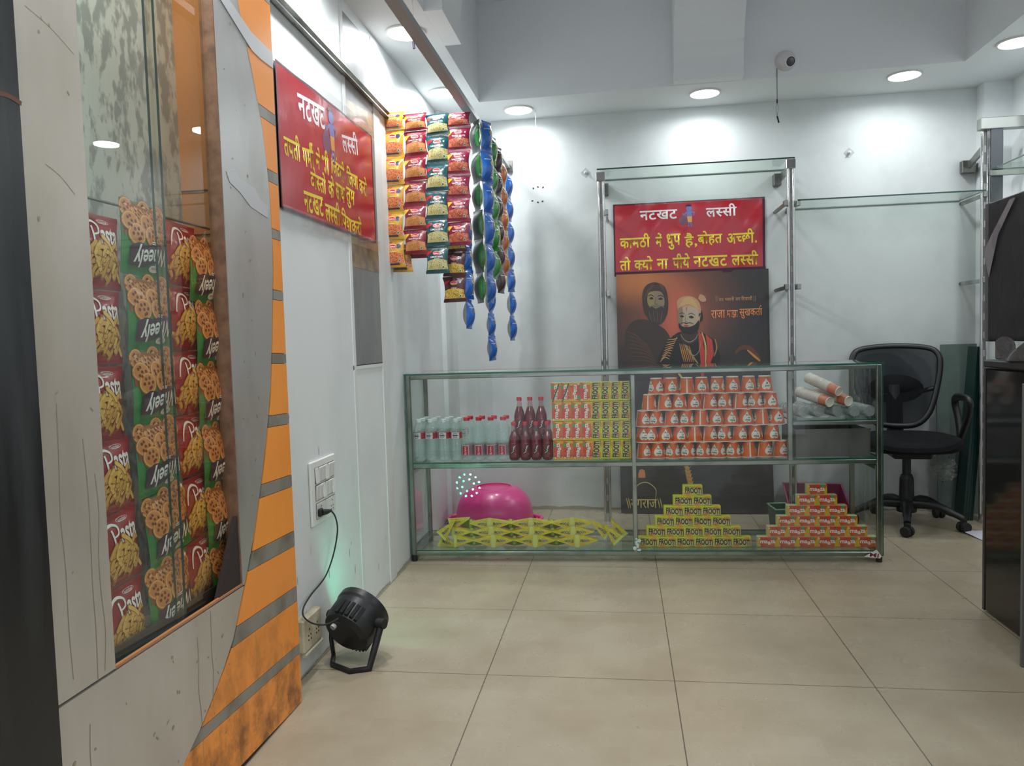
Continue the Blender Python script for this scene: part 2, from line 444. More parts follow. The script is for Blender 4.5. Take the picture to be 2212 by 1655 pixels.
slab([(1.10, WZ0+.003), (WY0, WZ0+.003), (WY0, 2.45), (1.10, 2.45)], 0)
zs = [0, .05, .1, .15, .2, .25, .3, .35, .4, .43, .465]
slab([(1.10, 0), (curve_y(0), 0)]+[(curve_y(z), z) for z in zs[1:]]+[(1.10, .465)], 0)
zs = [.4685]+[.5+.08*i for i in range(25)]+[2.45]
slab([(WY1, .4685)]+[(curve_y(z), z) for z in zs]+[(WY1, 2.45)], 1)
slab([(WY0, 2.35), (WY1, 2.35), (WY1, 2.45), (WY0, 2.45)], 0)
b.prism([(1.3, 0), (2.177, 0), (2.177, 2.45), (1.86, 2.45), (1.985, 2.0), (2.06, 1.85), (2.09, 1.2), (2.0, .9), (1.7, .4)], 0, XF-.004, XB-.002, 4)   # dark joints show between the panels
ST = [(.153, .182), (.317, .361), (.486, .531), (.667, .702), (.857, .888), (1.038, 1.066), (1.223, 1.25), (1.40, 1.427), (1.562, 1.594), (1.734, 1.765), (1.903, 1.94), (2.08, 2.11), (2.26, 2.29)]
def band(z0, z1, mat):
    k = 5; zz = [z0+(z1-z0)*i/k for i in range(k+1)]; up = .022
    L = [(curve_y(min(z+up*(1-0), 2.45))+.003, z) for z in zz]
    pts = [(2.18, z0), (2.18, z1)]+[(max(L[i][0], 1.3), L[i][1]+(up*(2.18-L[i][0])/.6 if 0 < z0 else 0)) for i in range(k, -1, -1)]
    slab(pts, mat, XB, XF+.0005)
prev = .0
for (z0, z1) in ST:
    band(prev+.0015, z0-.0015, 3 if prev < .45 else 2); band(z0, z1, 5); prev = z1
band(prev+.0015, 2.45, 2)
b.prism([(1.862, 1.985), (1.99, 1.93), (2.05, 1.905), (2.1, 1.90), (2.18, 1.90), (2.18, 1.945), (2.05, 1.955), (1.96, 1.985), (1.9, 2.0), (1.865, 2.02)], 0, XF+.0015, XF+.0005, 6)
b.prism([(1.875, 1.54), (1.89, 1.515), (1.94, 1.50), (2.0, 1.47), (2.10, 1.455), (2.11, 1.49), (2.06, 1.50), (2.03, 1.525), (1.95, 1.535), (1.92, 1.555)], 0, XF+.0015, XF+.0005, 6)
dr = random.Random(3)
for (y, z0, z1) in ((1.295, .47, .93), (1.318, .48, .86), (1.226, .5, 1.0), (1.63, .12, .42), (1.69, .2, .46), (1.26, .1, .4), (1.49, .02, .18)):
    pts = smoothpath([(y+dr.uniform(-.005, .005), z0+(z1-z0)*i/5) for i in range(6)], 3)
    g = stroke(pts, .0016); b.add([(XF+.0006, p[0], p[1]) for p in g[0]], g[1], 7)
for i in range(60):
    y = dr.uniform(1.15, 1.8); z = dr.uniform(.04, .42) if i % 2 else dr.uniform(.6, 2.1)
    if z > .46: y = dr.choice([dr.uniform(1.2, 1.335), dr.uniform(1.87, 2.0)])
    g = ell(y, z, dr.uniform(.001, .004), dr.uniform(.002, .008), 6, rot=dr.uniform(-1, 1)); b.add([(XF+.0007, p[0], p[1]) for p in g[0]], g[1], 7)
for z0, y0, y1 in ((1.66, 1.215, 1.33), (1.40, 1.24, 1.31)):
    g = stroke(smoothpath([(y0, z0+.02), ((y0+y1)/2, z0+.006), (y1, z0-.02)], 4), .0011); b.add([(XF+.0007, p[0], p[1]) for p in g[0]], g[1], 7)
structure(b.build('wall_front_cladding', [clad, clad2, orange_panel, orange_dirty(), dark_line, stripe_grey, tape_grey, stain]))
niche_grey = M('mottled grey niche board', (200, 203, 198), .3, var=(34, (150, 153, 150), .46, .56), stretch=(1, 1, .5))
niche_brown = M('brown niche board', (206, 142, 84), .3, var=(1.6, (168, 112, 70), .35, .65), stretch=(1, 1, .6))
b = MB()
b.box((-1.30, 1.2, .30), (-1.19, 2.06, 2.45), 0)                     # back
b.box((-1.19, 1.2, .30), (XB, 1.262, 2.45), 0)
b.box((-1.19, 2.0, .30), (XB-.003, 2.06, 2.45), 1)
b.box((-1.19, 1.262, .30), (XB, 2.0, .425), 0)
b.box((-1.19, 1.262, 2.35), (XB, 2.0, 2.45), 0)
for z in (1.52, 1.40): b.box((-1.19, 1.998, z), (XB-.003, 2.0, z+.004), 2)
structure(b.build('wall_niche', [niche_grey, niche_brown, dark_line]))
structure(MB().box((-1.30, 2.06, 0), (XB-.003, 2.178, 2.45)).box((-1.3, .9, 0), (-1.2, 2.06, .3)).build('wall_front_core', wall_stain))
win = bpy.data.objects.new('window_1', None); COL.objects.link(win); structure(win)
pane = GL('show window glass', (248, 251, 249), 1.5, haze=.03, hcol=(200, 205, 200))
pane2 = GL('brown tinted show window glass', (250, 246, 238), 1.5, haze=.02, hcol=(190, 170, 140))
MB().box((-1.014, WY0-.03, .43), (-1.008, 1.622, 2.4), 0, side=1, X=Matrix.Translation((-1.011, 1.622, 0)) @ Matrix.Rotation(math.radians(-2.4), 4, 'Z') @ Matrix.Translation((1.011, -1.622, 0))).build('glass_pane', [pane, glass_edge_dark], win)
MB().box((-1.023, 1.600, .43), (-1.017, WY1+.04, 2.4), 0, side=1).build('glass_pane', [pane2, glass_edge_dark], win)
brown_frame = M('brown window frame', (134, 102, 80), .45, var=(20, (100, 74, 58)))
MB().box((-1.03, WY1-.004, WZ0), (-.9925, WY1+.014, 2.4)).build('window_frame', brown_frame, win)
MB().box((-1.03, WY0-.02, .43), (-1.007, WY1+.03, .452)).box((-1.03, WY0-.02, .452), (-1.026, WY1+.03, .49)).build('window_track', steel_dark, win)
MB().box((-1.0, WY0, .4685), (-.992, WY1, .474)).build('window_sill', M('orange painted sill', (176, 120, 76), .5), win)
stone = M('dark polished stone', (26, 28, 30), .3, var=(7, (66, 68, 70), .48, .74), stretch=(1, 1, .12), bump=(12, .15, .003))
b = MB().box((-1.45, .2, 0), (-.968, 1.166, 2.45), 0, .004)
rs = M('rust streak', (96, 62, 44), .7)
g = stroke(smoothpath([(1.0, 1.50), (1.08, 1.495), (1.13, 1.505), (1.165, 1.50)], 4), [.008]*13); b.add([(-.9672, p[0], p[1]) for p in g[0]], g[1], 1)
structure(b.build('wall_front_pillar', [stone, rs]))

# ---------------------------------------------------------------- left wall: strip panel, skirting dirt
old_board = M('bare grey board', (134, 134, 133), .42, .1, var=(4, (112, 112, 112), .4, .62), stretch=(1, 1, .3))
gold_stain = M('glue stained board', (158, 140, 112), .35, .2, var=(14, (120, 110, 98), .4, .6))
chip = M('chipped paint', (214, 216, 214), .7)
b = MB(); b.box((XL-.001, 2.985, 1.0), (XL+.003, 3.33, 2.40), 0)
b.box((XL, 2.958, .0), (XL+.0035, 2.985, 2.43), 2); b.box((XL, 3.33, 0), (XL+.0045, 3.42, 2.43), 2); b.box((XL, 2.958, .985), (XL+.003, 3.36, 1.003), 2)
pts = [(2.986, 1.995), (3.328, 1.99), (3.33, 1.9), (3.33, 2.10), (2.986, 2.07)]
b.prism([(2.986, 1.99), (3.33, 1.99), (3.33, 2.09), (2.986, 2.06)], 0, XL+.0034, XL+.003, 1)
b.prism([(2.986, 1.40), (3.33, 1.40), (3.33, 1.54), (2.986, 1.54)], 0, XL+.0034, XL+.003, 1)
structure(b.build('trim_3', [old_board, gold_stain, chip]))
b = MB()
hs = [.006]
for i in range(132): hs.append(max(.004, min(.026, hs[-1]+rnd.uniform(-.004, .004))))
for i in range(132): b.add([(XL+.001, 2.19+i*.02, 0), (XL+.001, 2.21+i*.02, 0), (XL+.001, 2.21+i*.02, hs[i+1]), (XL+.001, 2.19+i*.02, hs[i])], [(0, 1, 2, 3)])
for i in range(16):
    y = rnd.uniform(2.3, 3.9); z = rnd.uniform(.1, .9)
    g = ell(y, z, rnd.uniform(.001, .004), rnd.uniform(.004, .02), 6); b.add([(XL+.0009, p[0], p[1]) for p in g[0]], g[1])
structure(b.build('baseboard_left', M('grimy plaster edge', (168, 167, 162), .8)))
b = MB()
hs = [.01]
for i in range(155): hs.append(max(.004, min(.024, hs[-1]+rnd.uniform(-.004, .004))))
for i in range(155): b.add([(-1.05+i*.02, YB-.001, 0), (-1.03+i*.02, YB-.001, 0), (-1.03+i*.02, YB-.001, hs[i+1]), (-1.05+i*.02, YB-.001, hs[i])], [(0, 1, 2, 3)])
structure(b.build('baseboard_back', M('grimy plaster edge behind', (158, 150, 140), .8)))

# ---------------------------------------------------------------- lamps in the soffit
LAB = ['over the left wall behind the hanging packets', 'over the left wall beside the long hanging bar', 'over the left wall above the red banner', 'over the orange striped entrance panel',
       'at the left end of the back wall', 'above the red banner on the back wall', 'above the right half of the back wall', 'over the steel rack in the right corner',
       'over the right wall, second from the back corner', 'over the right wall, third from the back corner', 'added as fill near the entrance, leftmost', 'added as fill near the entrance, middle', 'added as fill near the entrance, rightmost']
for (x, y), lb in zip(LAMPS, LAB):
    t = thing('downlight', 'round white recessed ceiling light '+lb, 'ceiling light', (x, y, SOF), group=None)
    MB().lathe([(.090, -.0), (.090, -.006), (.080, -.008), (.078, -.002)], 28).build('trim_ring', lamp_ring, t)
    MB().lathe([(.0, -.0125), (.04, -.0115), (.066, -.008), (.079, -.002)], 28).build('lamp_lens', lamp_face, t)

# ================================================================ SNACK PACKETS
def pack_map(w, h, t, seal=.012, waist=.08, pw=2.5):
    def g(v):
        s = (v-seal)/(h-2*seal); s = max(0, min(1, s)); return math.sin(PI*s)**.6 if 0 < s < 1 else 0.0
    def D(x, v):
        u = min(1, abs(2*x/w)); gg = g(v)
        return t/2*gg*(1-u**pw)**.75 + .0009*gg*(1-u)*math.sin(190*x+70*v)*math.cos(120*v-60*x)
    def mp(x, y, e=0.0):                                   # x right, y up, both from the packet centre
        v = h/2-y; return (x*(1-waist*g(v)), -(D(x, v)+.0003+e), -v)
    def back(x, y, e=0.0):
        v = h/2-y; return (x*(1-waist*g(v)), D(x, v)+.0003+e, -v)
    return mp, back
def pack_body(w, h, t, seal=.012, waist=.08, nx=12, ny=16, pw=2.5):
    mp, bk = pack_map(w, h, t, seal, waist, pw)
    b = MB(); g = rect(-w/2, -h/2, w/2, h/2, nx, ny)
    b.geo(g, mp, 0); b.geo((g[0], [f[::-1] for f in g[1]]), bk, 1)
    for k in range(1, 4):                                  # crimp lines of the seals
        for yy in (h/2-seal*k/4, -h/2+seal*k/4):
            b.geo(rect(-w/2, yy-.0006, w/2, yy+.0006, 8, 1), mp, 0, .0006)
    return b, mp, bk
def foil(name, c, c2=None, rough=.3, bs=55, st=.35):
    return M(name, c, rough, 0, .6, var=(14, c2, .45, .65) if c2 else None, bump=(bs, st, .004), coat=.5)
ink_white = M('white print', (240, 238, 232), .35, coat=.3)
ink_black = M('black print', (22, 20, 18), .4)
ink_red = M('red print', (190, 26, 36), .35, coat=.3)
ink_yellow = M('yellow print', (232, 190, 40), .35, coat=.3)
ink_green = M('green print', (30, 120, 60), .4, coat=.3)
silver_foil = foil('silver foil back', (150, 152, 150), (118, 122, 120), .3)

# --- red pasta packet
pasta_red = foil('crimson film', (168, 26, 38), (140, 16, 30))
pasta_dark = foil('deep red film', (122, 14, 24))
fry = [M('golden snack print', (222, 168, 74), .35, coat=.3), M('pale snack print', (236, 190, 96), .35, coat=.3), M('brown snack print', (168, 104, 40), .4)]
def pasta_mesh():
    w, h = .150, .152; b, mp, bk = pack_body(w, h, .030)
    b.geo(rect(-w/2, -h/2, w/2, -h/2+.022, 8, 2), mp, 2, .0003)
    r = random.Random(5)
    def capsule(cx, cy, L, wd, a, m, e):
        p = [(-L/2, 0), (-L/4, .0012), (0, .002), (L/4, .0012), (L/2, 0)]
        g = merge(stroke(p, wd), ell(-L/2, 0, wd/2, n=10), ell(L/2, 0, wd/2, n=10))
        b.geo(move(g, cx, cy, rot=a), mp, m, e)
    e = .0006
    for row in range(6):
        yy = -.046+row*.0105; half = .056-.0045*row
        for k in range(6):
            cx = -half+2*half*(k+.5*(row % 2)*.6)/5.0+r.uniform(-.004, .004)
            if abs(cx) > .064: continue
            L = r.uniform(.026, .036); a = r.choice([r.uniform(-.5, .5), r.uniform(.6, 1.2), r.uniform(-1.1, -.6)])
            capsule(cx, yy+r.uniform(-.003, .003), L+.003, .0112, a, 5, e); capsule(cx, yy+r.uniform(-.001, .001), L, .0085, a, r.choice([3, 4, 3]), e+.00025); e += .00006
    capsule(.018, .018, .040, .0112, -.75, 5, e+.0003); capsule(.018, .018, .037, .0085, -.75, 4, e+.0006)
    # script lettering
    P = smoothpath([(-.022, .050), (-.020, .030), (-.023, .004)], 5)
    b.geo(stroke(P, .0050), mp, 6, .0016)
    P = smoothpath([(-.054, .016), (-.050, .036), (-.038, .054), (-.018, .060), (-.002, .052), (-.004, .038), (-.020, .033)], 6)
    b.geo(stroke(P, [.003+.0026*math.sin(PI*i/(len(P)-1)) for i in range(len(P))]), mp, 6, .0016)
    b.geo(refine(fit(tgeo('asta', .025, .22), .030, .034, .060, .036), .007), mp, 6, .0016)
    b.geo(ring(.022, .062, .019, .0045, .0009), mp, 6, .0012); b.geo(fit(tgeo('Sunder'), .022, .062, .028, .0062), mp, 6, .0012)
    b.geo(poly([(.052, .008), (.060, .022), (.068, .008)]), mp, 4, .0009)
    return b
# --- green wheel packet, hung upside down
wh_green = foil('green film', (36, 128, 46), (22, 100, 36))
wh_disc = [M('biscuit wheel print', (206, 130, 62), .35, coat=.35), M('biscuit wheel rim', (228, 164, 92), .35, coat=.35), M('biscuit wheel hole', (112, 52, 24), .4), M('biscuit wheel shade', (150, 80, 34), .4)]
wh_purple = M('dark purple print', (62, 20, 48), .4, coat=.3)
def wheel_mesh():
    w, h = .165, .160; b, mp, bk = pack_body(w, h, .034, waist=.06, nx=14, ny=18)
    r = random.Random(11); e = .0006
    b.geo(region(-w/2+.004, w/2-.004, lambda x: .004+.006*math.cos(60*x), lambda x: h/2-.004, 12, 6), mp, 5, .0003)
    spots = [(-.062, .062), (.0, .066), (.05, .064), (-.032, .052), (.026, .046), (.066, .044), (-.06, .034), (-.008, .032), (.045, .026), (-.046, .008), (.004, .010), (.058, .004), (.028, .002)]
    for cx, cy in spots:
        R = r.uniform(.021, .0255); q = .95
        b.geo(ell(cx, cy-.0012, R*1.06, R*q*1.1, 16, 2), mp, 5, e); b.geo(ell(cx, cy, R, R*q, 18, 2), mp, 3, e+.0002)
        b.geo(ell(cx, cy, R*.84, R*q*.84, 16, 2), mp, 2, e+.0004)
        for k in range(6):
            a = k*PI/3+r.random(); b.geo(ell(cx+R*.5*math.cos(a), cy+R*.5*q*math.sin(a), R*.15, R*.17, 7), mp, 4, e+.0006)
        b.geo(ell(cx, cy, R*.16, R*.16, 7), mp, 4, e+.0006); e += .00013
    e += .0006
    T = refine(fit(tgeo('Wheely', .02, .25), .004, -.032, .122, .050, PI+.14), .007)
    b.geo(region(-.066, .074, lambda x: -.054+.16*(x)+.004*math.sin(70*x), lambda x: -.008+.12*x+.004*math.sin(110*x), 14, 6), mp, 6, e)
    b.geo(T, mp, 7, e+.0006)
    b.geo(ell(.022, -.060, .019, .0078, 16, 2), mp, 7, e); b.geo(fit(tgeo('Sunder'), .022, -.060, .026, .006, PI), mp, 8, e+.0004)
    b.geo(rect(.0, -.004, .020, -.002), mp, 7, e); b.geo(rect(.002, -.008, .018, -.006), mp, 7, e)
    b.geo(rect(w/2-.016, h/2-.016, w/2-.009, h/2-.009), mp, 7, e)
    return b
pasta0 = pasta_mesh(); PM = [pasta_red, silver_foil, pasta_dark]+fry+[ink_white]
wheel0 = wheel_mesh(); WM = [wh_green, silver_foil]+[wh_disc[0], wh_disc[1], wh_disc[2], wh_disc[3], wh_purple, ink_white, ink_red]
pm = pasta0.build('pasta_packet', PM); wm = wheel0.build('wheel_snack_packet', WM)
first = {'p': True, 'w': True}
def window_strip(kind, y, x, ztop, n, pitch, where, rolls, sx=1.0, fold=False):
    src = pm if kind == 'p' else wm
    for k in range(n):
        o = src if first[kind] else src.copy()
        if not first[kind]: COL.objects.link(o)
        first[kind] = False
        nm = 'red pasta packet' if kind == 'p' else 'green wheel snack packet'
        tag(o, '%s, %s down in the %s' % (nm, ORD[k+1], where), 'snack packet', where)
        o.scale = (sx, 1, 1)
        o.location = (x+rolls[k][1], y+rolls[k][2], ztop-k*pitch); o.rotation_euler = (0, rolls[k][0], PI/2)
window_strip('p', 1.440, -1.052, 1.368, 6, .1545, 'left red strip of the show window', [(.0, 0, 0), (.0, 0, -.008), (.03, 0, -.012), (-.04, 0, -.002), (-.10, 0, .004), (-.08, 0, .012)])
window_strip('w', 1.590, -1.040, 1.41, 6, .160, 'left green strip of the show window', [(.05, 0, 0), (-.0, 0, .003), (-.02, 0, .004), (-.06, 0, .000), (-.16, 0, .012), (-.10, 0, .012)])
window_strip('p', 1.758, -1.060, 1.395, 6, .156, 'right red strip of the show window', [(.05, 0, 0), (.0, 0, .004), (.0, 0, .004), (-.0, 0, .004), (-.04, 0, .006), (-.10, 0, .01)], .94)
window_strip('w', 1.840, -1.042, 1.362, 6, .156, 'right green strip of the show window', [(.08, 0, 0), (.02, 0, .01), (.0, 0, .002), (-.0, 0, .01), (-.06, 0, .006), (-.10, 0, .014)], .80)
b = MB(); b.cyl((-1.075, 1.263, 1.405), (-1.075, 1.999, 1.405), .003, 8); b.build('hanging_rod', steel); tag(bpy.data.objects['hanging_rod'], 'thin rod holding the packet strips inside the show window', 'rod')

# --- small hanging packets of the cross bar
def noodle_mat(name, c1, c2, c3, sc=170):
    m, nt, p = newmat(name); v = coord(nt, (1, .2, 1))
    n1 = N(nt, 'ShaderNodeTexNoise'); n1.inputs['Scale'].default_value = sc; n1.inputs['Detail'].default_value = 2; n1.inputs['Distortion'].default_value = 2.2
    nt.links.new(v, n1.inputs['Vector'])
    r = N(nt, 'ShaderNodeValToRGB'); e = r.color_ramp.elements
    e[0].position = .36; e[0].color = lin(c1)+(1,); e[1].position = .62; e[1].color = lin(c3)+(1,)
    q = e.new(.47); q.color = lin(c2)+(1,)
    nt.links.new(n1.outputs[0], r.inputs[0]); nt.links.new(r.outputs[0], p.inputs['Base Color'])
    p.inputs['Roughness'].default_value = .3; p.inputs['Coat Weight'].default_value = .4
    return m
noodle_orange = noodle_mat('fried noodle print', (110, 40, 18), (200, 96, 50), (232, 150, 96))
noodle_tan = noodle_mat('fine noodle print', (120, 66, 26), (196, 120, 62), (222, 160, 100), 220)
noodle_pale = noodle_mat('pale rice print', (110, 104, 48), (196, 186, 124), (222, 214, 160), 190)
nut_red = noodle_mat('coated nut print', (110, 40, 30), (190, 92, 66), (220, 136, 104), 110)
mix_gold = noodle_mat('golden mix print', (110, 80, 20), (206, 166, 60), (228, 200, 110), 120)
gold_film = foil('gold film', (206, 158, 50), (176, 124, 30), .22); maroon_film = foil('maroon film', (136, 24, 44), (112, 16, 36), .25)
teal_film = foil('teal film', (20, 84, 88), (12, 64, 70), .22); pink_film = foil('plum film', (146, 26, 66), (122, 18, 52), .25); brown_film = foil('dark brown film', (76, 26, 30), (60, 18, 22), .25)
navy = M('navy print', (44, 36, 76), .4, coat=.3)
SW, SH = .114, .1235
def small_mesh(film, food, title, kind):
    b, mp, bk = pack_body(SW, SH, .026, .009, .14, 12, 14)
    b.geo(region(-SW/2+.004, SW/2-.004, lambda x: -SH/2+.018, lambda x: .004-3.2*x*x, 10, 6), mp, 2, .0004)
    if kind == 'gold':
        b.geo(region(-SW/2+.001, -.004, lambda x: .050+.28*x if x < -.03 else .047+.1*x, lambda x: SH/2-.011, 6, 2), mp, 3, .0005)
        b.geo(rect(-.034, -SH/2+.011, .030, -SH/2+.017, 6, 1), mp, 6, .0008); b.geo(ell(.030, .030, .013, .010, 14, 2), mp, 6, .0007)
    elif kind in ('maroon', 'plum'):
        b.geo(region(-SW/2+.001, -.012, lambda x: .028-.9*(x+.012) if x > -.03 else .020+.9*(x+.048), lambda x: .040, 6, 2), mp, 5, .0006)
        b.geo(rect(.030, .028, .037, .035), mp, 4, .0007)
    else:
        b.geo(region(-SW/2+.001, -.024, lambda x: .024+.5*(x+.048), lambda x: .038+.3*(x+.048), 5, 2), mp, 3, .0006)
        b.geo(rect(.030, .028, .037, .035), mp, 4, .0007)
    b.geo(ell(0, .030, .020, .0098, 20, 2), mp, 4, .0008); b.geo(ell(0, .030, .0186, .0086, 20, 2), mp, 3, .0012)
    b.geo(fit(tgeo('Haldiram\'s', .015), 0, .0285, .030, .0064), mp, 4, .0016)
    if title: b.geo(refine(fit(tgeo(title, .02), 0, .013, .070, .0078), .006), mp, 4, .0012)
    b.geo(rect(-.016, .0055, .016, .0068, 4, 1), mp, 4, .0011)
    b.geo(ell(.032, -.034, .0062, n=12), mp, 4, .0011); b.geo(ell(.032, -.034, .0048, n=12), mp, 7, .0014)
    return b
SMM = lambda film, food: [film, silver_foil, food, ink_red, ink_white, ink_yellow, navy, ink_green]
KINDS = {'gold': ('gold noodle snack packet', small_mesh(gold_film, noodle_orange, '', 'gold').build('namkeen_packet', SMM(gold_film, noodle_orange))),
         'maroon': ('maroon noodle snack packet', small_mesh(maroon_film, noodle_tan, 'ALOO BHUJIA SEV', 'maroon').build('namkeen_packet', SMM(maroon_film, noodle_tan))),
         'teal': ('teal rice snack packet', small_mesh(teal_film, noodle_pale, 'LEMON BHEL', 'teal').build('namkeen_packet', SMM(teal_film, noodle_pale))),
         'plum': ('plum nut snack packet', small_mesh(pink_film, nut_red, 'TASTY NUTS', 'plum').build('namkeen_packet', SMM(pink_film, nut_red))),
         'brown': ('dark brown snack packet', small_mesh(brown_film, mix_gold, '', 'teal').build('namkeen_packet', SMM(brown_film, mix_gold)))}
used = set()
def small_strip(kind, u, y, vs, where, tilt=None):
    src_label, src = KINDS[kind]
    zs = [on(u, v, 1, y) for v in vs]
    for k in range(len(vs)-1):
        o = src if kind not in used else src.copy()
        if kind in used: COL.objects.link(o)
        used.add(kind)
        hgt = zs[k].z-zs[k+1].z
        o.location = (zs[k].x, y+.004*(k % 2), zs[k].z); o.scale = (1, 1, hgt/SH)
        o.rotation_euler = (0, rnd.uniform(-.03, .03), rnd.uniform(-.12, .06)+.02)
        tag(o, '%s, %s down in the %s' % (src_label, ORD[k+1], where), 'snack packet', where)
YC = 3.515
small_strip('gold', 848, YC, [242, 280, 339, 398.5, 458, 517, 578], 'gold strip by the left wall')
small_strip('maroon', 896, YC, [245, 282.5, 337, 390, 443, 495.5, 549], 'maroon strip on the cross bar')
small_strip('teal', 943.5, YC, [246, 291.6, 353, 413, 473, 532, 591], 'teal strip on the cross bar')
small_strip('plum', 990, YC, [243, 274, 325, 377, 427, 479, 530], 'plum strip by the long bar')
small_strip('brown', 981, YC+.06, [495, 545, 597, 653], 'brown strip behind the plum strip')
small_strip('gold', 866, YC+.05, [528, 588], 'back row of the gold strip')
small_strip('maroon', 903, YC+.05, [500, 558], 'back row of the maroon strip')

# bars they hang from
t = thing('wall_channel', 'narrow grey steel channel fixed along the left wall above the banner', 'rail')
a0, a1 = Vector((-1.058, 2.19, 2.182)), Vector((-1.044, 3.515, 2.142))
b = MB()
for dz, hh, dx in ((0, .030, .0), (.013, .004, .010), (-.013, .004, .010)):
    vs = []
    for p in (a0, a1):
        for sx_, sz_ in ((0, -1), (1, -1), (1, 1), (0, 1)): vs.append((XL+.001+sx_*(.006+dx*1.6), p.y, p.z+dz+sz_*hh/2))
    b.add(vs, [(0, 1, 5, 4), (1, 2, 6, 5), (2, 3, 7, 6), (3, 0, 4, 7), (3, 2, 1, 0), (4, 5, 6, 7)])
b.build('channel', steel, t)
b = MB()
for y in (2.5, 2.95, 3.3): MB().cyl((XL+.006, y, 2.165-(y-2.3)*.03), (XL+.012, y, 2.165-(y-2.3)*.03), .006, 8).build('screw', steel_dark, t)
t = thing('hanging_bar', 'long straight steel bar slung under the ceiling, running to the back wall', 'bar')
b = MB().box((-.706, .9, 2.152), (-.664, 4.826, 2.176)); b.build('bar', M('grey painted bar', (150, 152, 154), .5, .2), t)
b = MB().box((-.725, 4.815, 2.13), (-.645, 4.83, 2.20), 0, .003); b.build('wall_plate', steel_dark, t)
b = MB().cyl((-1.05, YC+.012, 2.128), (-.685, YC+.012, 2.128), .005, 10); tag(b.build('cross_bar', steel), 'thin round rod across the top of the front packet strips', 'rod')
hk = on(893, 95, 1, 3.0)
t = thing('hanging_wire', 'thin white hanging wire with a grey connector near the left ceiling lamp', 'wire')
MB().tube(smoothpath([(hk.x+.0, 3.0, SOF), (hk.x+.002, 3.0, 2.36), (hk.x-.004, 3.0, 2.30), (hk.x, 3.0, 2.255)], 5), .0022, 6).build('cord', white_plastic, t)
MB().tube([(hk.x, 3.0, 2.262), (hk.x+.002, 3.0, 2.235)], .0055, 8).build('connector', M('grey connector', (110, 104, 130), .5), t)

# --- strips on the long bar, seen edge-on
blue_film = foil('blue film', (30, 104, 196), (22, 84, 170), .22, 40, .5); green_film2 = foil('bright green film', (44, 140, 56), (30, 110, 44), .25, 40, .5)
orange_film = foil('orange film', (196, 112, 52), (168, 88, 40), .25, 40, .5); dark_film = foil('aubergine film', (72, 44, 58), (50, 30, 42), .25, 40, .5)
cream_print = noodle_mat('cream snack print', (150, 128, 90), (206, 192, 158), (226, 216, 188), 60)
grey_film = foil('smoke grey film back', (74, 86, 82), (50, 60, 58), .3, 40, .5)
def puff_mesh(w, h, t, plain=False):
    b, mp, bk = pack_body(w, h, t, .010, .16, 12, 14, 2.0)
    b.geo(region(.006, w/2-.006, lambda x: -h*.36, lambda x: h*.34-.2*(x-w/3), 6, 6), mp, 2, .0005)
    b.geo(ell(.002, h*.08, .012, .011, 12, 3), mp, 3, .0006); b.geo(ell(.002, h*.08, .005, .005, 8, 2), mp, 4, .0009)
    b.geo(region(-w*.40, w*.02, lambda x: h*.19, lambda x: h*.215, 8, 1), mp, 5, .0005)
    if plain: b.geo(rect(-w*.49, -h*.34, -w*.36, h*.34, 3, 6), bk, 7, .0006); return b
    b.geo(rect(-w*.3, -h*.22, w*.3, h*.12, 6, 6), bk, 5, .0006); b.geo(rect(-w*.12, -h*.2, w*.12, -h*.08, 3, 3), bk, 6, .0012)
    return b
PUFF = {}
for nm, film, bkf in (('blue', blue_film, silver_foil), ('green', green_film2, grey_film), ('orange', orange_film, silver_foil), ('dark', dark_film, grey_film)):
    PUFF[nm] = puff_mesh(.118, .152, .062, nm in ('green', 'dark')).build('puff_packet', [film, bkf, cream_print, ink_yellow, ink_red, M('pale print panel', (196, 200, 202), .4), ink_black, film])
PL = {'blue': 'glossy blue chips packet', 'green': 'grey-backed green chips packet', 'orange': 'orange chips packet', 'dark': 'dark purple snack packet'}
pu = set()
def puff_strip(kind, y, x, vs, yaw, where, dys=None, u=None):
    for k in range(len(vs)-1):
        if u is not None: x = on(u, vs[k], 1, y).x
        z0, z1 = (ray_z(v, x, y) for v in (vs[k], vs[k+1]))
        o = PUFF[kind] if kind not in pu else PUFF[kind].copy()
        if kind in pu: COL.objects.link(o)
        pu.add(kind); hg = z0-z1
        o.location = (x+(dys[k] if dys else 0), y, z0); o.scale = (hg/.152*.82, hg/.152, hg/.152); o.rotation_euler = (0, rnd.uniform(-.04, .04), yaw+rnd.uniform(-.22, .22))
        tag(o, '%s, %s down in the %s' % (PL[kind], ORD[k+1], where), 'snack packet', where)
def ray_z(v, x, y):                                       # height seen at image row v above the spot x, y
    lo, hi = -1.0, 4.0
    for _ in range(40):
        m = (lo+hi)/2; d = Vector((x, y, m))-CAM; vv = H/2+FPX*d.dot(DN)/d.dot(FW)
        if vv > v: lo = m
        else: hi = m
    return (lo+hi)/2
puff_strip('blue', 3.62, -.715, [470, 530, 583, 647, 711], 1.25, 'blue strip hanging behind the plum packets')
puff_strip('green', 3.72, -.675, [262, 330, 395, 455, 518, 590, 655], 2.3, 'nearest strip on the long bar')
puff_strip('blue', 3.90, -.655, [262, 326, 394.6, 460, 528, 592, 655], 1.28, 'second strip on the long bar')
puff_strip('green', 4.08, -.655, [295, 356, 418, 480, 542, 604], 1.3, 'third strip on the long bar')
puff_strip('blue', 4.16, -.70, [330, 388, 446, 504, 562, 620, 677, 726, 779], 1.42, 'lowest blue strip')
puff_strip('dark', 4.26, -.655, [318, 372, 424, 476, 528, 580, 634], 1.3, 'dark strip midway along the long bar')
puff_strip('orange', 4.44, -.655, [352, 402, 450, 498, 546, 596], 1.3, 'orange strip far along the long bar')
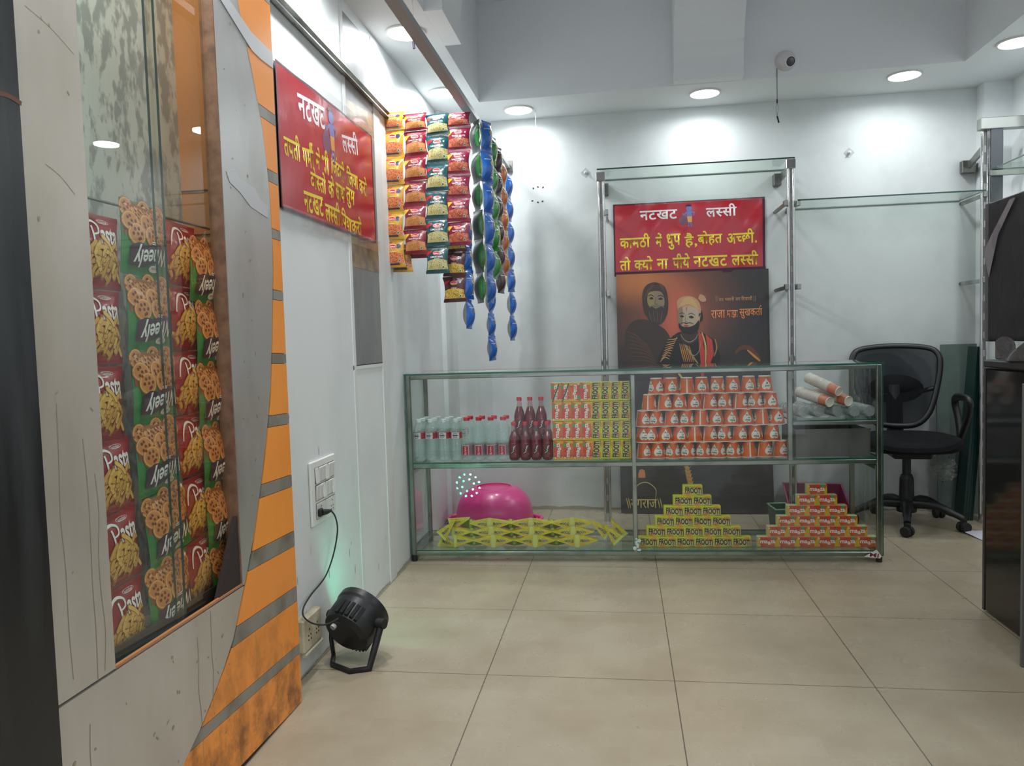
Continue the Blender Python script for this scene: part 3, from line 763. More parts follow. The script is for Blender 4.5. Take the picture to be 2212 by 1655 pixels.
puff_strip('blue', 4.62, -.650, [375, 428, 478, 530, 582, 631, 683, 736], 1.38, 'last strip on the long bar')

# ================================================================ RED BANNERS AND THE POSTER
vinyl_red = M('glossy red vinyl', (172, 24, 40), .22, 0, .55, bump=(7, .22, .02), coat=.35)
vinyl_back = M('banner backing', (60, 20, 40), .5)
txt_white = M('banner white lettering', (226, 220, 224), .3, coat=.3); txt_yellow = M('banner yellow lettering', (226, 204, 40), .3, coat=.3)
fig_blue = M('figure blue print', (96, 110, 170), .35, coat=.3); fig_pot = M('figure pot print', (108, 62, 92), .35, coat=.3); fig_cloth = M('figure yellow print', (214, 150, 70), .35, coat=.3); fig_dark = M('figure dark print', (44, 34, 60), .35)
def emblem(b, mp, cx, cy, s):                              # small printed figure carrying a pot, in plain shapes
    b.geo(ell(cx-.35*s, cy-.35*s, .33*s, .36*s, 16), mp, 5, .0004); b.geo(ell(cx-.35*s, cy-.02*s, .20*s, .09*s, 12), mp, 5, .0005)
    b.geo(poly([(cx-.12*s, cy+.32*s), (cx+.25*s, cy+.34*s), (cx+.32*s, cy-.05*s), (cx-.08*s, cy-.05*s)]), mp, 4, .0006)
    b.geo(stroke([(cx-.1*s, cy+.25*s), (cx-.32*s, cy+.08*s), (cx-.42*s, cy+.22*s)], .1*s), mp, 4, .0007)
    b.geo(stroke([(cx+.22*s, cy+.3*s), (cx+.48*s, cy+.22*s), (cx+.42*s, cy+.02*s)], .1*s), mp, 4, .0007)
    b.geo(poly([(cx-.06*s, cy-.05*s), (cx+.3*s, cy-.05*s), (cx+.3*s, cy-.5*s), (cx, cy-.5*s)]), mp, 6, .0008)
    b.geo(stroke([(cx+.06*s, cy-.5*s), (cx+.04*s, cy-.85*s)], .1*s), mp, 4, .0007); b.geo(stroke([(cx+.22*s, cy-.5*s), (cx+.26*s, cy-.88*s)], .1*s), mp, 4, .0007)
    b.geo(ell(cx+.08*s, cy+.56*s, .21*s, .24*s, 14), mp, 4, .0008); b.geo(ell(cx+.06*s, cy+.72*s, .24*s, .14*s, 14, a0=0, a1=PI), mp, 7, .0009)
NK, LS = 'नटखट', 'लस~सी'
def wave(x, y): return .0016*math.sin(9*x+3*y)*math.cos(7*y)+.0012*math.sin(23*x-11*y)
# banner on the left wall: plane x = XL, u along y
Y0, Y1, Z0, Z1 = 2.338, 3.275, 1.528, 1.985
def mpL(x, y, e=0.0): return (XL+.0095+wave(x, y)+e, Y0+x, Z0+y)
bw, bh = Y1-Y0, Z1-Z0
b = MB(); g = rect(0, 0, bw, bh, 30, 15); b.geo(g, mpL, 0)
b.geo((g[0], [f[::-1] for f in g[1]]), lambda x, y, e=0: (XL+.0025, Y0+x, Z0+y), 1)
for (x0, y0, x1, y1) in ((-.004, -.004, bw+.004, .004), (-.004, bh-.003, bw+.004, bh+.003), (-.004, 0, .004, bh), (bw-.004, 0, bw+.004, bh)): b.geo(rect(x0, y0, x1, y1, 30, 15), mpL, 1, .0006)
def bl(s, u0, v0, u1, v1, mat, hh, bold=.02):              # one line of lettering between two points of the wall
    p, q = on(u0, v0, 0, XL), on(u1, v1, 0, XL); b.geo(fit(deva(s, bold), (p.y+q.y)/2-Y0, (p.z+q.z)/2-Z0, q.y-p.y, hh, math.atan2(q.z-p.z, q.y-p.y)), mpL, mat, .0006)
bl(NK, 638, 226, 696, 258, 2, .078); bl(LS, 733, 302, 768, 312, 2, .092)
bl('तपती', 607, 306, 641, 324, 3, .086); bl('गर्मी'.replace('र्मी', 'मी^'), 646, 330, 672, 338, 3, .088); bl('मे', 677, 338, 686, 346, 3, .078); bl('भी', 690, 346, 704, 354, 3, .088)
bl('िजंदगी', 709, 352, 739, 376, 3, .086); bl('िजया', 744, 378, 767, 390, 3, .078); bl('करो', 770, 396, 788, 406, 3, .082)
bl('दोस~तो', 665, 382, 698, 400, 3, .082); bl('के', 703, 399, 716, 408, 3, .084); bl('साथ', 720, 410, 740, 424, 3, .062); bl('तुम', 743, 424, 760, 436, 3, .080)
bl(NK, 650, 434, 692, 448, 3, .07); bl(LS, 696, 450, 730, 465, 3, .088); bl('िपया', 733, 466, 754, 484, 3, .074); bl('करो', 754, 484, 776, 490, 3, .076)
c = on(708, 290, 0, XL); emblem(b, mpL, c.y-Y0, c.z-Z0, .115)
tag(b.build('banner', [vinyl_red, vinyl_back, txt_white, txt_yellow, fig_blue, fig_pot, fig_cloth, fig_dark]), 'red vinyl banner with white and yellow lettering on the left wall', 'banner')
film = GL('clear tape', (250, 250, 250), 1.45, .08, .04)
for nm, (y0, z0, y1, z1), lb in (('clear_tape', (Y0-.02, Z1-.012, Y1+.03, Z1+.035), 'clear tape along the top edge of the left banner'), ('clear_tape', (Y0, Z0-.04, Y1+.05, Z0+.010), 'clear tape along the bottom edge of the left banner')):
    b = MB(); b.geo(rect(y0, z0, y1, z1, 24, 2), lambda x, y, e=0: (XL+.0150+.001*math.sin(40*x), x, y), 0); tag(b.build(nm, film), lb, 'tape')
# banner on the back wall
QX0, QX1, QZ0, QZ1 = -.028, .865, 1.478, 1.892
def mpB(x, y, e=0.0): return (QX0+x, YB-.008-wave(x*1.3, y*2)*1.6-e, QZ0+y)
bw, bh = QX1-QX0, QZ1-QZ0
b = MB(); g = rect(0, 0, bw, bh, 34, 16); b.geo(g, mpB, 0); b.geo((g[0], [f[::-1] for f in g[1]]), lambda x, y, e=0: (QX0+x, YB-.002, QZ0+y), 1)
for (x0, y0, x1, y1) in ((-.004, -.022, bw+.004, .004), (-.004, bh-.003, bw+.004, bh+.003), (-.004, 0, .004, bh), (bw-.012, -.02, bw+.002, bh)): b.geo(rect(x0, y0, x1, y1, 34, 16), mpB, 1, .0008)
def bb(s, u0, u1, v, mat, hh, bold=.02):
    p, q = on(u0, v, 1, YB-.01), on(u1, v, 1, YB-.01); b.geo(fit(deva(s, bold), (p.x+q.x)/2-QX0, (p.z+q.z)/2-QZ0, q.x-p.x, hh), mpB, mat, .0007)
bb(NK, 1382, 1463, 464, 2, .056); bb(LS, 1525, 1591, 454, 2, .076)
bb('कामठी', 1339, 1404, 520, 3, .086); bb('में', 1416, 1430, 518, 3, .084); bb('धुप', 1440, 1470, 522, 3, .098); bb('है,', 1479, 1506, 519, 3, .09)
bb('बोहत', 1507, 1560, 514, 3, .090); bb('अच~छी.', 1570, 1635, 510, 3, .088)
bb('तो', 1339, 1362, 570, 3, .086); bb('क~यो', 1370, 1410, 568, 3, .084); bb('ना', 1419, 1443, 570, 3, .062); bb('पीये', 1453, 1490, 563, 3, .088)
bb(NK, 1498, 1571, 564, 3, .066); bb(LS, 1580, 1638, 557, 3, .088)
c = on(1486, 466, 1, YB-.01); emblem(b, mpB, c.x-QX0, c.z-QZ0, .078)
tag(b.build('banner', [vinyl_red, vinyl_back, txt_white, txt_yellow, fig_blue, fig_pot, fig_cloth, fig_dark]), 'red vinyl banner with lettering on the back wall above the poster', 'banner')
b = MB(); b.geo(rect(.1, QZ1-.01, .93, QZ1+.03, 24, 2), lambda x, y, e=0: (x, YB-.013-.001*math.sin(50*x), y), 0); tag(b.build('clear_tape', film), 'clear tape over the top edge of the back wall banner', 'tape')
# poster
def poster_mat():
    m, nt, p = newmat('printed dark brown poster ground'); v = coord(nt); sp = N(nt, 'ShaderNodeSeparateXYZ'); nt.links.new(v, sp.inputs[0])
    def glow(cx, cz, rx, rz):
        a = mth(nt, 'POWER', mth(nt, 'DIVIDE', mth(nt, 'SUBTRACT', sp.outputs[0], cx), rx), 2.0); c_ = mth(nt, 'POWER', mth(nt, 'DIVIDE', mth(nt, 'SUBTRACT', sp.outputs[2], cz), rz), 2.0)
        d = mth(nt, 'SQRT', mth(nt, 'ADD', mth(nt, 'ABSOLUTE', a), mth(nt, 'ABSOLUTE', c_)))
        r = N(nt, 'ShaderNodeMapRange'); r.interpolation_type = 'SMOOTHSTEP'; nt.links.new(d, r.inputs[0]); r.inputs[1].default_value = 1; r.inputs[2].default_value = .05; r.inputs[3].default_value = 0; r.inputs[4].default_value = 1
        return r.outputs[0]
    c = mixc(nt, glow(.30, 1.28, .52, .50), lin((44, 39, 37)), lin((136, 74, 48)))
    c = mixc(nt, glow(.10, 1.42, .34, .20), c, lin((190, 112, 58)))
    c = mixc(nt, glow(.34, 1.18, .22, .34), c, lin((196, 96, 70)))
    nt.links.new(c, p.inputs['Base Color']); p.inputs['Roughness'].default_value = .33; p.inputs['Coat Weight'].default_value = .25
    b_ = N(nt, 'ShaderNodeBump'); b_.inputs['Strength'].default_value = .15; b_.inputs['Distance'].default_value = .01; n = N(nt, 'ShaderNodeTexNoise'); n.inputs['Scale'].default_value = 6
    nt.links.new(v, n.inputs['Vector']); nt.links.new(n.outputs[0], b_.inputs['Height']); nt.links.new(b_.outputs[0], p.inputs['Normal'])
    return m
pc = {k: M('poster '+k, c, .35, coat=.2) for k, c in {'black': (26, 22, 20), 'brown': (92, 58, 36), 'ochre': (196, 132, 56), 'skin': (140, 118, 94), 'skinlit': (178, 160, 136), 'olive': (150, 132, 78), 'red': (188, 62, 46), 'gold': (204, 176, 104), 'orange': (222, 134, 78), 'turban': (188, 140, 104), 'shadow': (58, 44, 36), 'grey': (104, 104, 100)}.items()}
PK = list(pc)
def PZ(z): return YB-.012-.11*max(0, (1.48-z)/1.48)**1.5
def onP(u, v):
    y = YB-.03
    for _ in range(5): o = on(u, v, 1, y); y = PZ(o.z)
    return o
def mpP(x, z, e=0.0): return (x, PZ(z)-3*e, z)
b = MB(); g = rect(-.022, .006, .884, 1.467, 4, 16); b.geo(g, mpP, 0); b.geo((g[0], [f[::-1] for f in g[1]]), lambda x, z, e=0: (x, PZ(z)+.003, z), 1+PK.index('black'))
def pp(pts, col, e, k=5, closed=True):                     # filled outline given in pixels of the photograph, on the poster's own plane
    q = []
    for (u, v) in pts:
        o = onP(u, v); q.append((o.x, o.z))
    if k: q = smoothpath(q+[q[0]], k)[:-1]
    b.geo(poly(q), mpP, 1+PK.index(col), e)
def ps(pts, w, col, e):
    q = [(lambda o: (o.x, o.z))(onP(u, v)) for u, v in pts]
    q = smoothpath(q, 5) if len(q) > 2 else q
    n = len(q); b.geo(stroke(q, [w*(.35+.65*math.sin(PI*(i+.6)/(n+.2))) for i in range(n)]), mpP, 1+PK.index(col), e)
# rear figure: hooded elder in profile tones
pp([(1350, 740), (1352, 715), (1368, 694), (1392, 690), (1418, 700), (1440, 716), (1452, 745), (1452, 780), (1345, 782)], 'shadow', .0004)
for i in range(8): ps([(1352+i*2, 716+i*9), (1372+i*4, 724+i*8), (1400+i*3, 746+i*6)], .007, 'brown', .0006)
pp([(1388, 660), (1388, 632), (1398, 615), (1417, 610), (1436, 620), (1443, 645), (1442, 676), (1432, 690), (1410, 690), (1394, 680)], 'shadow', .0005)
for i in range(4): ps([(1390+i*3, 650-i*5), (1402+i*4, 622-i*2), (1424+i*2, 616), (1440-i, 644)], .004, 'brown', .0006)
pp([(1400, 634), (1412, 629), (1428, 631), (1435, 646), (1433, 662), (1416, 668), (1402, 662), (1398, 648)], 'skin', .0007)
pp([(1400, 634), (1408, 630), (1413, 640), (1411, 660), (1402, 660), (1398, 648)], 'olive', .0008)
ps([(1400, 640), (1406, 637), (1413, 641)], .005, 'black', .0010); ps([(1420, 641), (1427, 638), (1434, 642)], .005, 'black', .0010)
pp([(1402, 645), (1407, 642), (1412, 645), (1407, 647)], 'black', .0010, 3); pp([(1421, 646), (1427, 643), (1432, 646), (1427, 648)], 'black', .0010, 3)
ps([(1417, 643), (1415, 655), (1419, 658), (1422, 656)], .003, 'brown', .0010)
pp([(1400, 664), (1408, 662), (1417, 667), (1428, 662), (1437, 664), (1440, 680), (1432, 696), (1418, 703), (1404, 694), (1397, 680)], 'shadow', .0009)
ps([(1402, 666), (1410, 660), (1417, 662), (1426, 660), (1436, 666)], .006, 'grey', .0012)
for i in range(8): ps([(1402+i*4.6, 672), (1404+i*4.2, 683), (1409+i*2.8, 697)], .0028, 'brown' if i % 2 else 'grey', .0012)
# front figure: young bearded man with a turban, sash and necklaces
pp([(1464, 672), (1462, 652), (1472, 642), (1492, 640), (1508, 650), (1514, 668), (1512, 690), (1504, 702)], 'turban', .0012)
for i in range(5): ps([(1466+i*2, 664-i*4), (1488, 655-i*3), (1510-i*2, 668-i*4)], .004, 'gold', .0013)
pp([(1508, 645), (1512, 636), (1522, 640), (1525, 650), (1516, 652)], 'turban', .0013)
pp([(1506, 668), (1516, 672), (1518, 690), (1510, 694)], 'black', .0012)
pp([(1465, 668), (1486, 662), (1506, 668), (1509, 690), (1502, 708), (1484, 716), (1468, 706), (1464, 686)], 'skinlit', .0013)
pp([(1465, 668), (1474, 664), (1474, 700), (1468, 704), (1464, 686)], 'skin', .0014)
ps([(1467, 679), (1473, 676), (1479, 679)], .004, 'black', .0015); ps([(1486, 680), (1493, 677), (1501, 681)], .004, 'black', .0015)
pp([(1468, 683), (1473, 681), (1478, 684), (1473, 686)], 'black', .0015, 3); pp([(1487, 685), (1493, 682), (1499, 686), (1493, 688)], 'black', .0015, 3)
ps([(1481, 680), (1480, 692), (1483, 696), (1477, 697)], .0025, 'brown', .0015); pp([(1482, 664), (1484, 664), (1483, 675)], 'red', .0015, 0)
pp([(1466, 696), (1472, 704), (1484, 707), (1500, 702), (1510, 692), (1508, 712), (1494, 722), (1476, 718), (1467, 708)], 'black', .0015)
ps([(1468, 701), (1476, 697), (1482, 699), (1490, 697), (1498, 700)], .005, 'black', .0016); pp([(1476, 703), (1482, 702), (1488, 704), (1482, 707)], 'red', .0017, 3)
pp([(1470, 716), (1490, 722), (1505, 714), (1508, 732), (1490, 744), (1472, 736)], 'shadow', .0011)
pp([(1420, 786), (1426, 764), (1440, 740), (1456, 724), (1472, 718), (1490, 738), (1506, 718), (1530, 726), (1546, 742), (1546, 786)], 'black', .0010)
for i in range(9): ps([(1426+i*2, 782-i*6), (1436+i*3, 772-i*5), (1446+i*2, 776-i*6)], .005, 'orange' if i % 2 else 'gold', .0012)
for i in range(6): ps([(1468+i*4, 742+i*1), (1472+i*4, 760), (1478+i*4, 782)], .006, 'ochre', .0012)
ps([(1470, 722), (1478, 734), (1490, 739), (1502, 732), (1507, 722)], .004, 'skinlit', .0014); ps([(1476, 742), (1488, 760), (1500, 768), (1510, 758), (1514, 736)], .003, 'skinlit', .0014)
pp([(1508, 716), (1516, 722), (1522, 760), (1522, 786), (1514, 786), (1510, 750)], 'red', .0013, 0); ps([(1516, 718), (1524, 748), (1524, 786)], .010, 'gold', .0015)
pp([(1524, 722), (1538, 734), (1542, 764), (1534, 786), (1526, 786), (1528, 750)], 'red', .0013, 0); ps([(1544, 732), (1548, 752), (1542, 770)], .008, 'olive', .0014)
ps([(1480, 744), (1492, 764), (1508, 786)], .012, 'olive', .0013)
ps([(1588, 764), (1600, 752), (1618, 752), (1634, 768), (1642, 780)], .030, 'brown', .0008); ps([(1614, 756), (1630, 770), (1642, 780)], .014, 'ochre', .001)
pp([(1430, 800), (1440, 792), (1456, 800), (1470, 840), (1450, 850)], 'brown', .0012); ps([(1458, 796), (1470, 812), (1480, 826)], .012, 'gold', .0013)
ps([(1516, 790), (1518, 830), (1514, 870)], .02, 'red', .0012); ps([(1440, 800), (1430, 830), (1412, 860)], .014, 'red', .0012)
ps([(1482, 1002), (1488, 1030), (1495, 1062)], .032, 'ochre', .0012)
for i in range(7): ps([(1477+i*2, 1008+i*8), (1486+i*2, 1012+i*8), (1492+i*1.5, 1007+i*8)], .004, 'gold', .0014)
pp([(1379, 1024), (1381, 1016), (1386.5, 1013), (1392, 1016), (1394, 1024), (1394, 1032), (1379, 1032)], 'orange', .0012, 0)
ps([(1376, 1076), (1376, 1050), (1396, 1042), (1416, 1056), (1416, 1078)], .006, 'gold', .0012)
for k in range(3): ps([(1384, 1054+k*8), (1396, 1052+k*8), (1408, 1056+k*8)], .004, 'brown', .0013)
for uu in (1353, 1357.5, 1420.5, 1425.5): ps([(uu, 1076), (uu+3, 1088), (uu+5, 1098)], .006, 'gold', .0013)
def pt(s, u0, u1, v, hh, col, e=.0013, bold=.01):
    p, q = onP(u0, v), onP(u1, v); b.geo(fit(deva(s, bold), (p.x+q.x)/2, (p.z+q.z)/2, q.x-p.x, hh), mpP, 1+PK.index(col), e)
pt('नगराज', 1363, 1419, 1088, .055, 'gold')
pt('राजा', 1536, 1566, 679, .050, 'orange'); pt('माझा', 1570, 1594, 679, .050, 'orange'); pt('सुखकर्ता'.replace('र्ता', 'ता^'), 1597, 1646, 674, .076, 'orange')
pt('जय भवानी जय िशवाजी', 1552, 1625, 645, .028, 'turban'); 
for uu in (1546, 1549, 1628, 1631): ps([(uu, 639), (uu, 651)], .002, 'turban', .0013)
tag(b.build('poster', [poster_mat()]+[pc[k] for k in PK]), 'tall dark brown poster of two bearded men leaning on the back wall', 'poster')

# ================================================================ GLASS COUNTER
CA = .0345; CO = Vector((-1.052, 3.662, 0)); CX = Vector((math.cos(CA), math.sin(CA), 0)); CY = Vector((-math.sin(CA), math.cos(CA), 0))
CL, CD = 2.238, .40
def CW(lx, ly, z): return CO+CX*lx+CY*ly+Vector((0, 0, z))
def cpix(u, v, ly):                                        # pixel to (lx, z) on a plane parallel to the counter front
    d = ray(u, v); p0 = CO+CY*ly; t = (p0-CAM).dot(CY)/d.dot(CY); q = CAM+d*t-CO
    return q.dot(CX), q.z
ctr = thing('display_counter', 'long glass display counter with a steel frame in front of the back wall', 'display counter', tuple(CO), (0, 0, CA))
T = .022
cframe = M('counter steel tube', (158, 158, 150), .3, 1.0, var=(5, (120, 120, 112), .45, .65), bump=(30, .08, .003))
def tubebox(a, b_, nm='frame_bar'): return MB().box(a, b_, 0, .003).build(nm, cframe, ctr)
for lx in (0, CL-T):
    for ly in (0, CD-T): tubebox((lx, ly, .03), (lx+T, ly+T, .925), 'post')
d1, d2 = cpix(1370, 1000, 0)[0], cpix(1708, 990, 0)[0]
tubebox((d1-.011, 0, .042), (d1+.011, T, .905), 'divider_post'); tubebox((d2-.011, 0, .482), (d2+.011, T, .905), 'divider_post')
for z0, z1 in ((.030, .050), (.464, .486), (.905, .925)):
    tubebox((T, .001, z0), (CL-T, T-.001, z1)); tubebox((T, CD-T, z0), (CL-T, CD-.001, z1))
    for lx in (.001, CL-T): tubebox((lx, T, z0), (lx+T-.001, CD-T, z1), 'side_bar')
for lx in (.002, CL-T): tubebox((lx, T, .432), (lx+T-.004, CD-T, .452), 'side_bar')
tubebox((d2+.011, .001, .648), (CL-T, T-.002, .666)); tubebox((d2+.011, CD-T, .648), (CL-T, CD-.002, .666))
for lx, ly in ((.0, .0), (CL-.022, 0), (0, CD-T), (CL-T, CD-T)):
    MB().cyl((lx+.011, ly+.011, 0), (lx+.011, ly+.011, .031), .014, 12).build('foot', rubber, ctr)
def pane_(a, b_, nm, g=glass_clear): return MB().box(a, b_, 0, side=1).build(nm, [g, glass_edge], ctr)
pane_((-.006, -.010, .9255), (CL+.006, CD+.006, .9335), 'glass_top', glass_green)
pane_((-.002, -.0055, .032), (CL+.002, -.0010, .925), 'glass_front')
pane_((-.0045, .0, .032), (-.0005, CD, .925), 'glass_side'); pane_((CL+.0005, -.001, .032), (CL+.0055, CD, .925), 'glass_side')
pane_((.003, .002, .4865), (CL-.003, CD-.004, .4945), 'glass_shelf', glass_green)
pane_((.003, .002, .0505), (CL-.003, CD-.004, .0575), 'glass_shelf', glass_green)
pane_((d2+.012, .003, .6665), (CL-.003, CD-.004, .6725), 'glass_shelf', glass_green)
ZS, ZB, ZP = .4947, .0577, .6727
paper_white = M('torn white sticker', (214, 214, 212), .6)
b = MB()
q0 = cpix(1885, 1207, -.006)
b.add([(CL-.085, -.0062, .028), (CL-.012, -.0062, .020), (CL-.004, -.0062, .030), (CL-.028, -.0062, .062)], [(0, 1, 2, 3)], 0)
g = fit(tgeo('MI', .02), CL-.038, .036, .04, .020, -.15); b.add([(x, -.0065, z) for x, z in g[0]], g[1], 1)
b.build('sticker', [paper_white, M('maroon sticker print', (120, 40, 60), .5)], ctr)['label'] = 'torn white sticker with maroon letters on the lower right corner'
b = MB(); tp = random.Random(2)
for k in range(7): b.geo(ell(d1+tp.uniform(-.008, .016), .06+k*.009, tp.uniform(.004, .010), tp.uniform(.006, .012), 7), lambda x, y, e=0: (x, -.0064-.00003*k, y), 0)
b.build('tape_scrap', M('old tape scrap', (190, 208, 208), .4), ctr)

# ---- lathe bottles
clear_pet = GL('clear bottle plastic', (244, 250, 249), 1.36, .06, .15, bump=(90, .9, .006), hcol=(236, 244, 242))
ribbed_pet = GL('ribbed bottle plastic', (244, 250, 249), 1.4, .10, .18, bump=(140, 1.0, .008), hcol=(236, 244, 242))
red_cap = M('red cap', (206, 38, 52), .35, coat=.2); white_cap = M('white cap', (214, 220, 218), .4)
red_label = M('red bottle label', (176, 40, 58), .35, coat=.2); white_label = M('white bottle label', (206, 198, 202), .4)
soda = M('dark red soda', (116, 16, 34), .12, coat=.6, var=(30, (96, 10, 26)))
soda_clear = GL('clear bottle neck', (240, 220, 222), 1.4, .05, .10, hcol=(220, 200, 200))
def cylmap(r, zc, off=0): return lambda x, y, e=0.0: ((r+e)*math.sin(x/r+off), -(r+e)*math.cos(x/r+off), zc+y)
def ribs(r, z0, z1, n, d):
    return [(r-(d if k % 2 else 0), z0+(z1-z0)*k/(2*n)) for k in range(2*n+1)]
def water_bottle():
    t = thing('water_bottle', '', 'bottle')
    pr = [(.0, .004), (.02, .0), (.028, .004)]+ribs(.030, .012, .110, 7, .0016)+[(.0302, .112), (.0302, .146)]+[(.0295, .152), (.026, .166), (.019, .181), (.0135, .190), (.0125, .196)]
    MB().lathe(pr, 20).build('bottle_body', ribbed_pet, t)
    MB().lathe([(.0145, .193), (.0148, .207), (.0135, .209), (0, .209)], 18).build('cap', white_cap, t)
    b = MB(); mp = cylmap(.0306, .129)
    b.geo(rect(-.096, -.015, .096, .015, 48, 1), mp, 0)
    b.geo(rect(-.021, -.0152, .021, .0152, 8, 1), mp, 1, .0003)
    for a in range(12):
        a0 = a*PI/6; 
        if a in (0, 5, 6, 11): continue
        b.geo(ring(0, 0, .0125, .0125, .0035, 3, a0+.08, a0+.42), mp, 2, .0007)
    b.geo(rect(-.016, -.0014, .016, .0014, 6, 1), mp, 2, .0007); b.geo(rect(-.0095, -.003, .0095, .003, 4, 1), mp, 2, .0008)
    b.build('label_band', [red_label, white_label, ink_black], t)
    return t
def red_cap_bottle():
    t = thing('water_bottle', '', 'bottle')
    pr = [(0, .004), (.02, 0), (.029, .004), (.0305, .012), (.0295, .020), (.0305, .028), (.0300, .078), (.0290, .083)]+ribs(.0305, .088, .160, 5, .0018)+[(.028, .172), (.020, .186), (.0135, .196), (.0125, .202)]
    MB().lathe(pr, 20).build('bottle_body', clear_pet, t)
    MB().lathe([(.0148, .199), (.0152, .213), (.0138, .216), (0, .216)], 18).build('cap', red_cap, t)
    b = MB(); mp = cylmap(.0308, .053)
    b.geo(rect(-.0966, -.025, .0966, .025, 48, 1), mp, 3)
    b.geo(region(-.018, .018, lambda x: -.024, lambda x: .026, 8, 3), mp, 1, .0003); b.geo(region(-.0155, .0155, lambda x: -.0225, lambda x: .0235, 8, 3), mp, 0, .0006)
    P = smoothpath([(-.004, -.017), (.003, -.016), (.002, -.008), (-.002, -.002), (.004, .002), (-.002, .006), (.003, .010), (-.002, .014), (.004, .019)], 5)
    b.geo(stroke(P, .0022), mp, 1, .001); b.geo(ring(0, -.016, .006, .004, .0014, 14), mp, 1, .001)
    b.build('label_band', [red_label, white_label, ink_black, GL('faint label', (222, 196, 206), 1.3, .2, .35, hcol=(196, 150, 166))], t)
    return t
def soda_bottle():
    t = thing('soda_bottle', '', 'bottle')
    pr = [(0, .007), (.012, .004), (.018, 0), (.024, .004), (.0268, .016), (.0272, .05), (.0272, .085), (.0262, .102), (.0215, .120), (.0165, .133), (.0135, .141)]
    MB().lathe(pr, 20).build('soda_fill', soda, t)
    MB().lathe([(.0136, .1405), (.0125, .150), (.0112, .166), (.0112, .176)], 18).build('bottle_neck', soda_clear, t)
    MB().lathe([(.0128, .171), (.0132, .186), (.012, .189), (0, .189)], 18).build('cap', red_cap, t)
    b = MB(); mp = cylmap(.0274, .055)
    b.geo(stroke(smoothpath([(-.014, -.022), (-.010, -.016), (-.002, -.004), (.004, .008), (.010, .018), (.013, .020)], 4), [.004, .006, .009, .011, .012, .012, .013, .013, .013, .013, .012, .012, .012, .011, .010, .009, .008, .007, .006, .005, .004]), mp, 0, .0003)
    for P in ([(-.006, -.014), (.001, -.006), (-.003, -.002), (.004, .004), (.001, .008), (.008, .014)], [(.0, .006), (.004, .016), (.011, .019)], [(-.012, -.018), (-.004, -.012)]): b.geo(stroke(smoothpath(P, 4), .0018), mp, 1, .0007)
    b.geo(ell(.010, -.022, .003, n=8), mp, 2, .0003); b.geo(rect(-.008, .029, .008, .0302, 4, 1), mp, 2, .0003)
    b.build('print', [ink_black, ink_white, M('pale pink print', (190, 110, 124), .4)], t)
    return t
def place(src, state, lx, ly, z, rz, label, group):
    o = src if not state[0] else dup(src); state[0] = True
    o.location = CW(lx, ly, z); o.rotation_euler = (0, 0, CA+rz); o['label'] = label; o['group'] = group
    return o
ROWN = ['front', 'middle', 'back']
wb, st = water_bottle(), [False]
for r in range(3):
    for k, u in enumerate((907, 932.5, 960.5, 987)):
        lx = cpix(u, 990, .05)[0]+.006*r
        place(wb, st, lx, .055+.064*r, ZS, rnd.uniform(-.25, .1)+(.0 if r == 0 else 1.2), 'white-capped water bottle, %s from the left in the %s row on the counter shelf' % (ORD[k+1], ROWN[r]), 'white-capped water bottles')
rb, st = red_cap_bottle(), [False]
for r in range(2):
    for k, u in enumerate((1010, 1036.5, 1062.5, 1089)):
        lx = cpix(u, 990, .05)[0]+.008*r
        place(rb, st, lx, .052+.068*r, ZS, -.12+rnd.uniform(-.1, .1)+(0 if r == 0 else 1.4), 'red-capped water bottle, %s from the left in the %s row on the counter shelf' % (ORD[k+1], ['front', 'back'][r]), 'red-capped water bottles')
sb, st = soda_bottle(), [False]
for k, u in enumerate((1112, 1136, 1159.5, 1183.5)):
    lx = cpix(u, 990, .05)[0]
    place(sb, st, lx, .050, ZS, rnd.uniform(-.2, .2), 'dark red soda bottle, %s from the left in the lower front row' % ORD[k+1], 'red soda bottles')
    place(sb, st, lx+.003, .108, ZS, rnd.uniform(-.2, .2), 'dark red soda bottle, %s from the left in the lower back row' % ORD[k+1], 'red soda bottles')
for k, u in enumerate((1123.5, 1146.5, 1170.5)):
    lx = cpix(u, 940, .08)[0]
    place(sb, st, lx, .079, ZS+.1195, rnd.uniform(-.15, .3), 'dark red soda bottle, %s from the left of the three stacked on top' % ORD[k+1], 'red soda bottles')

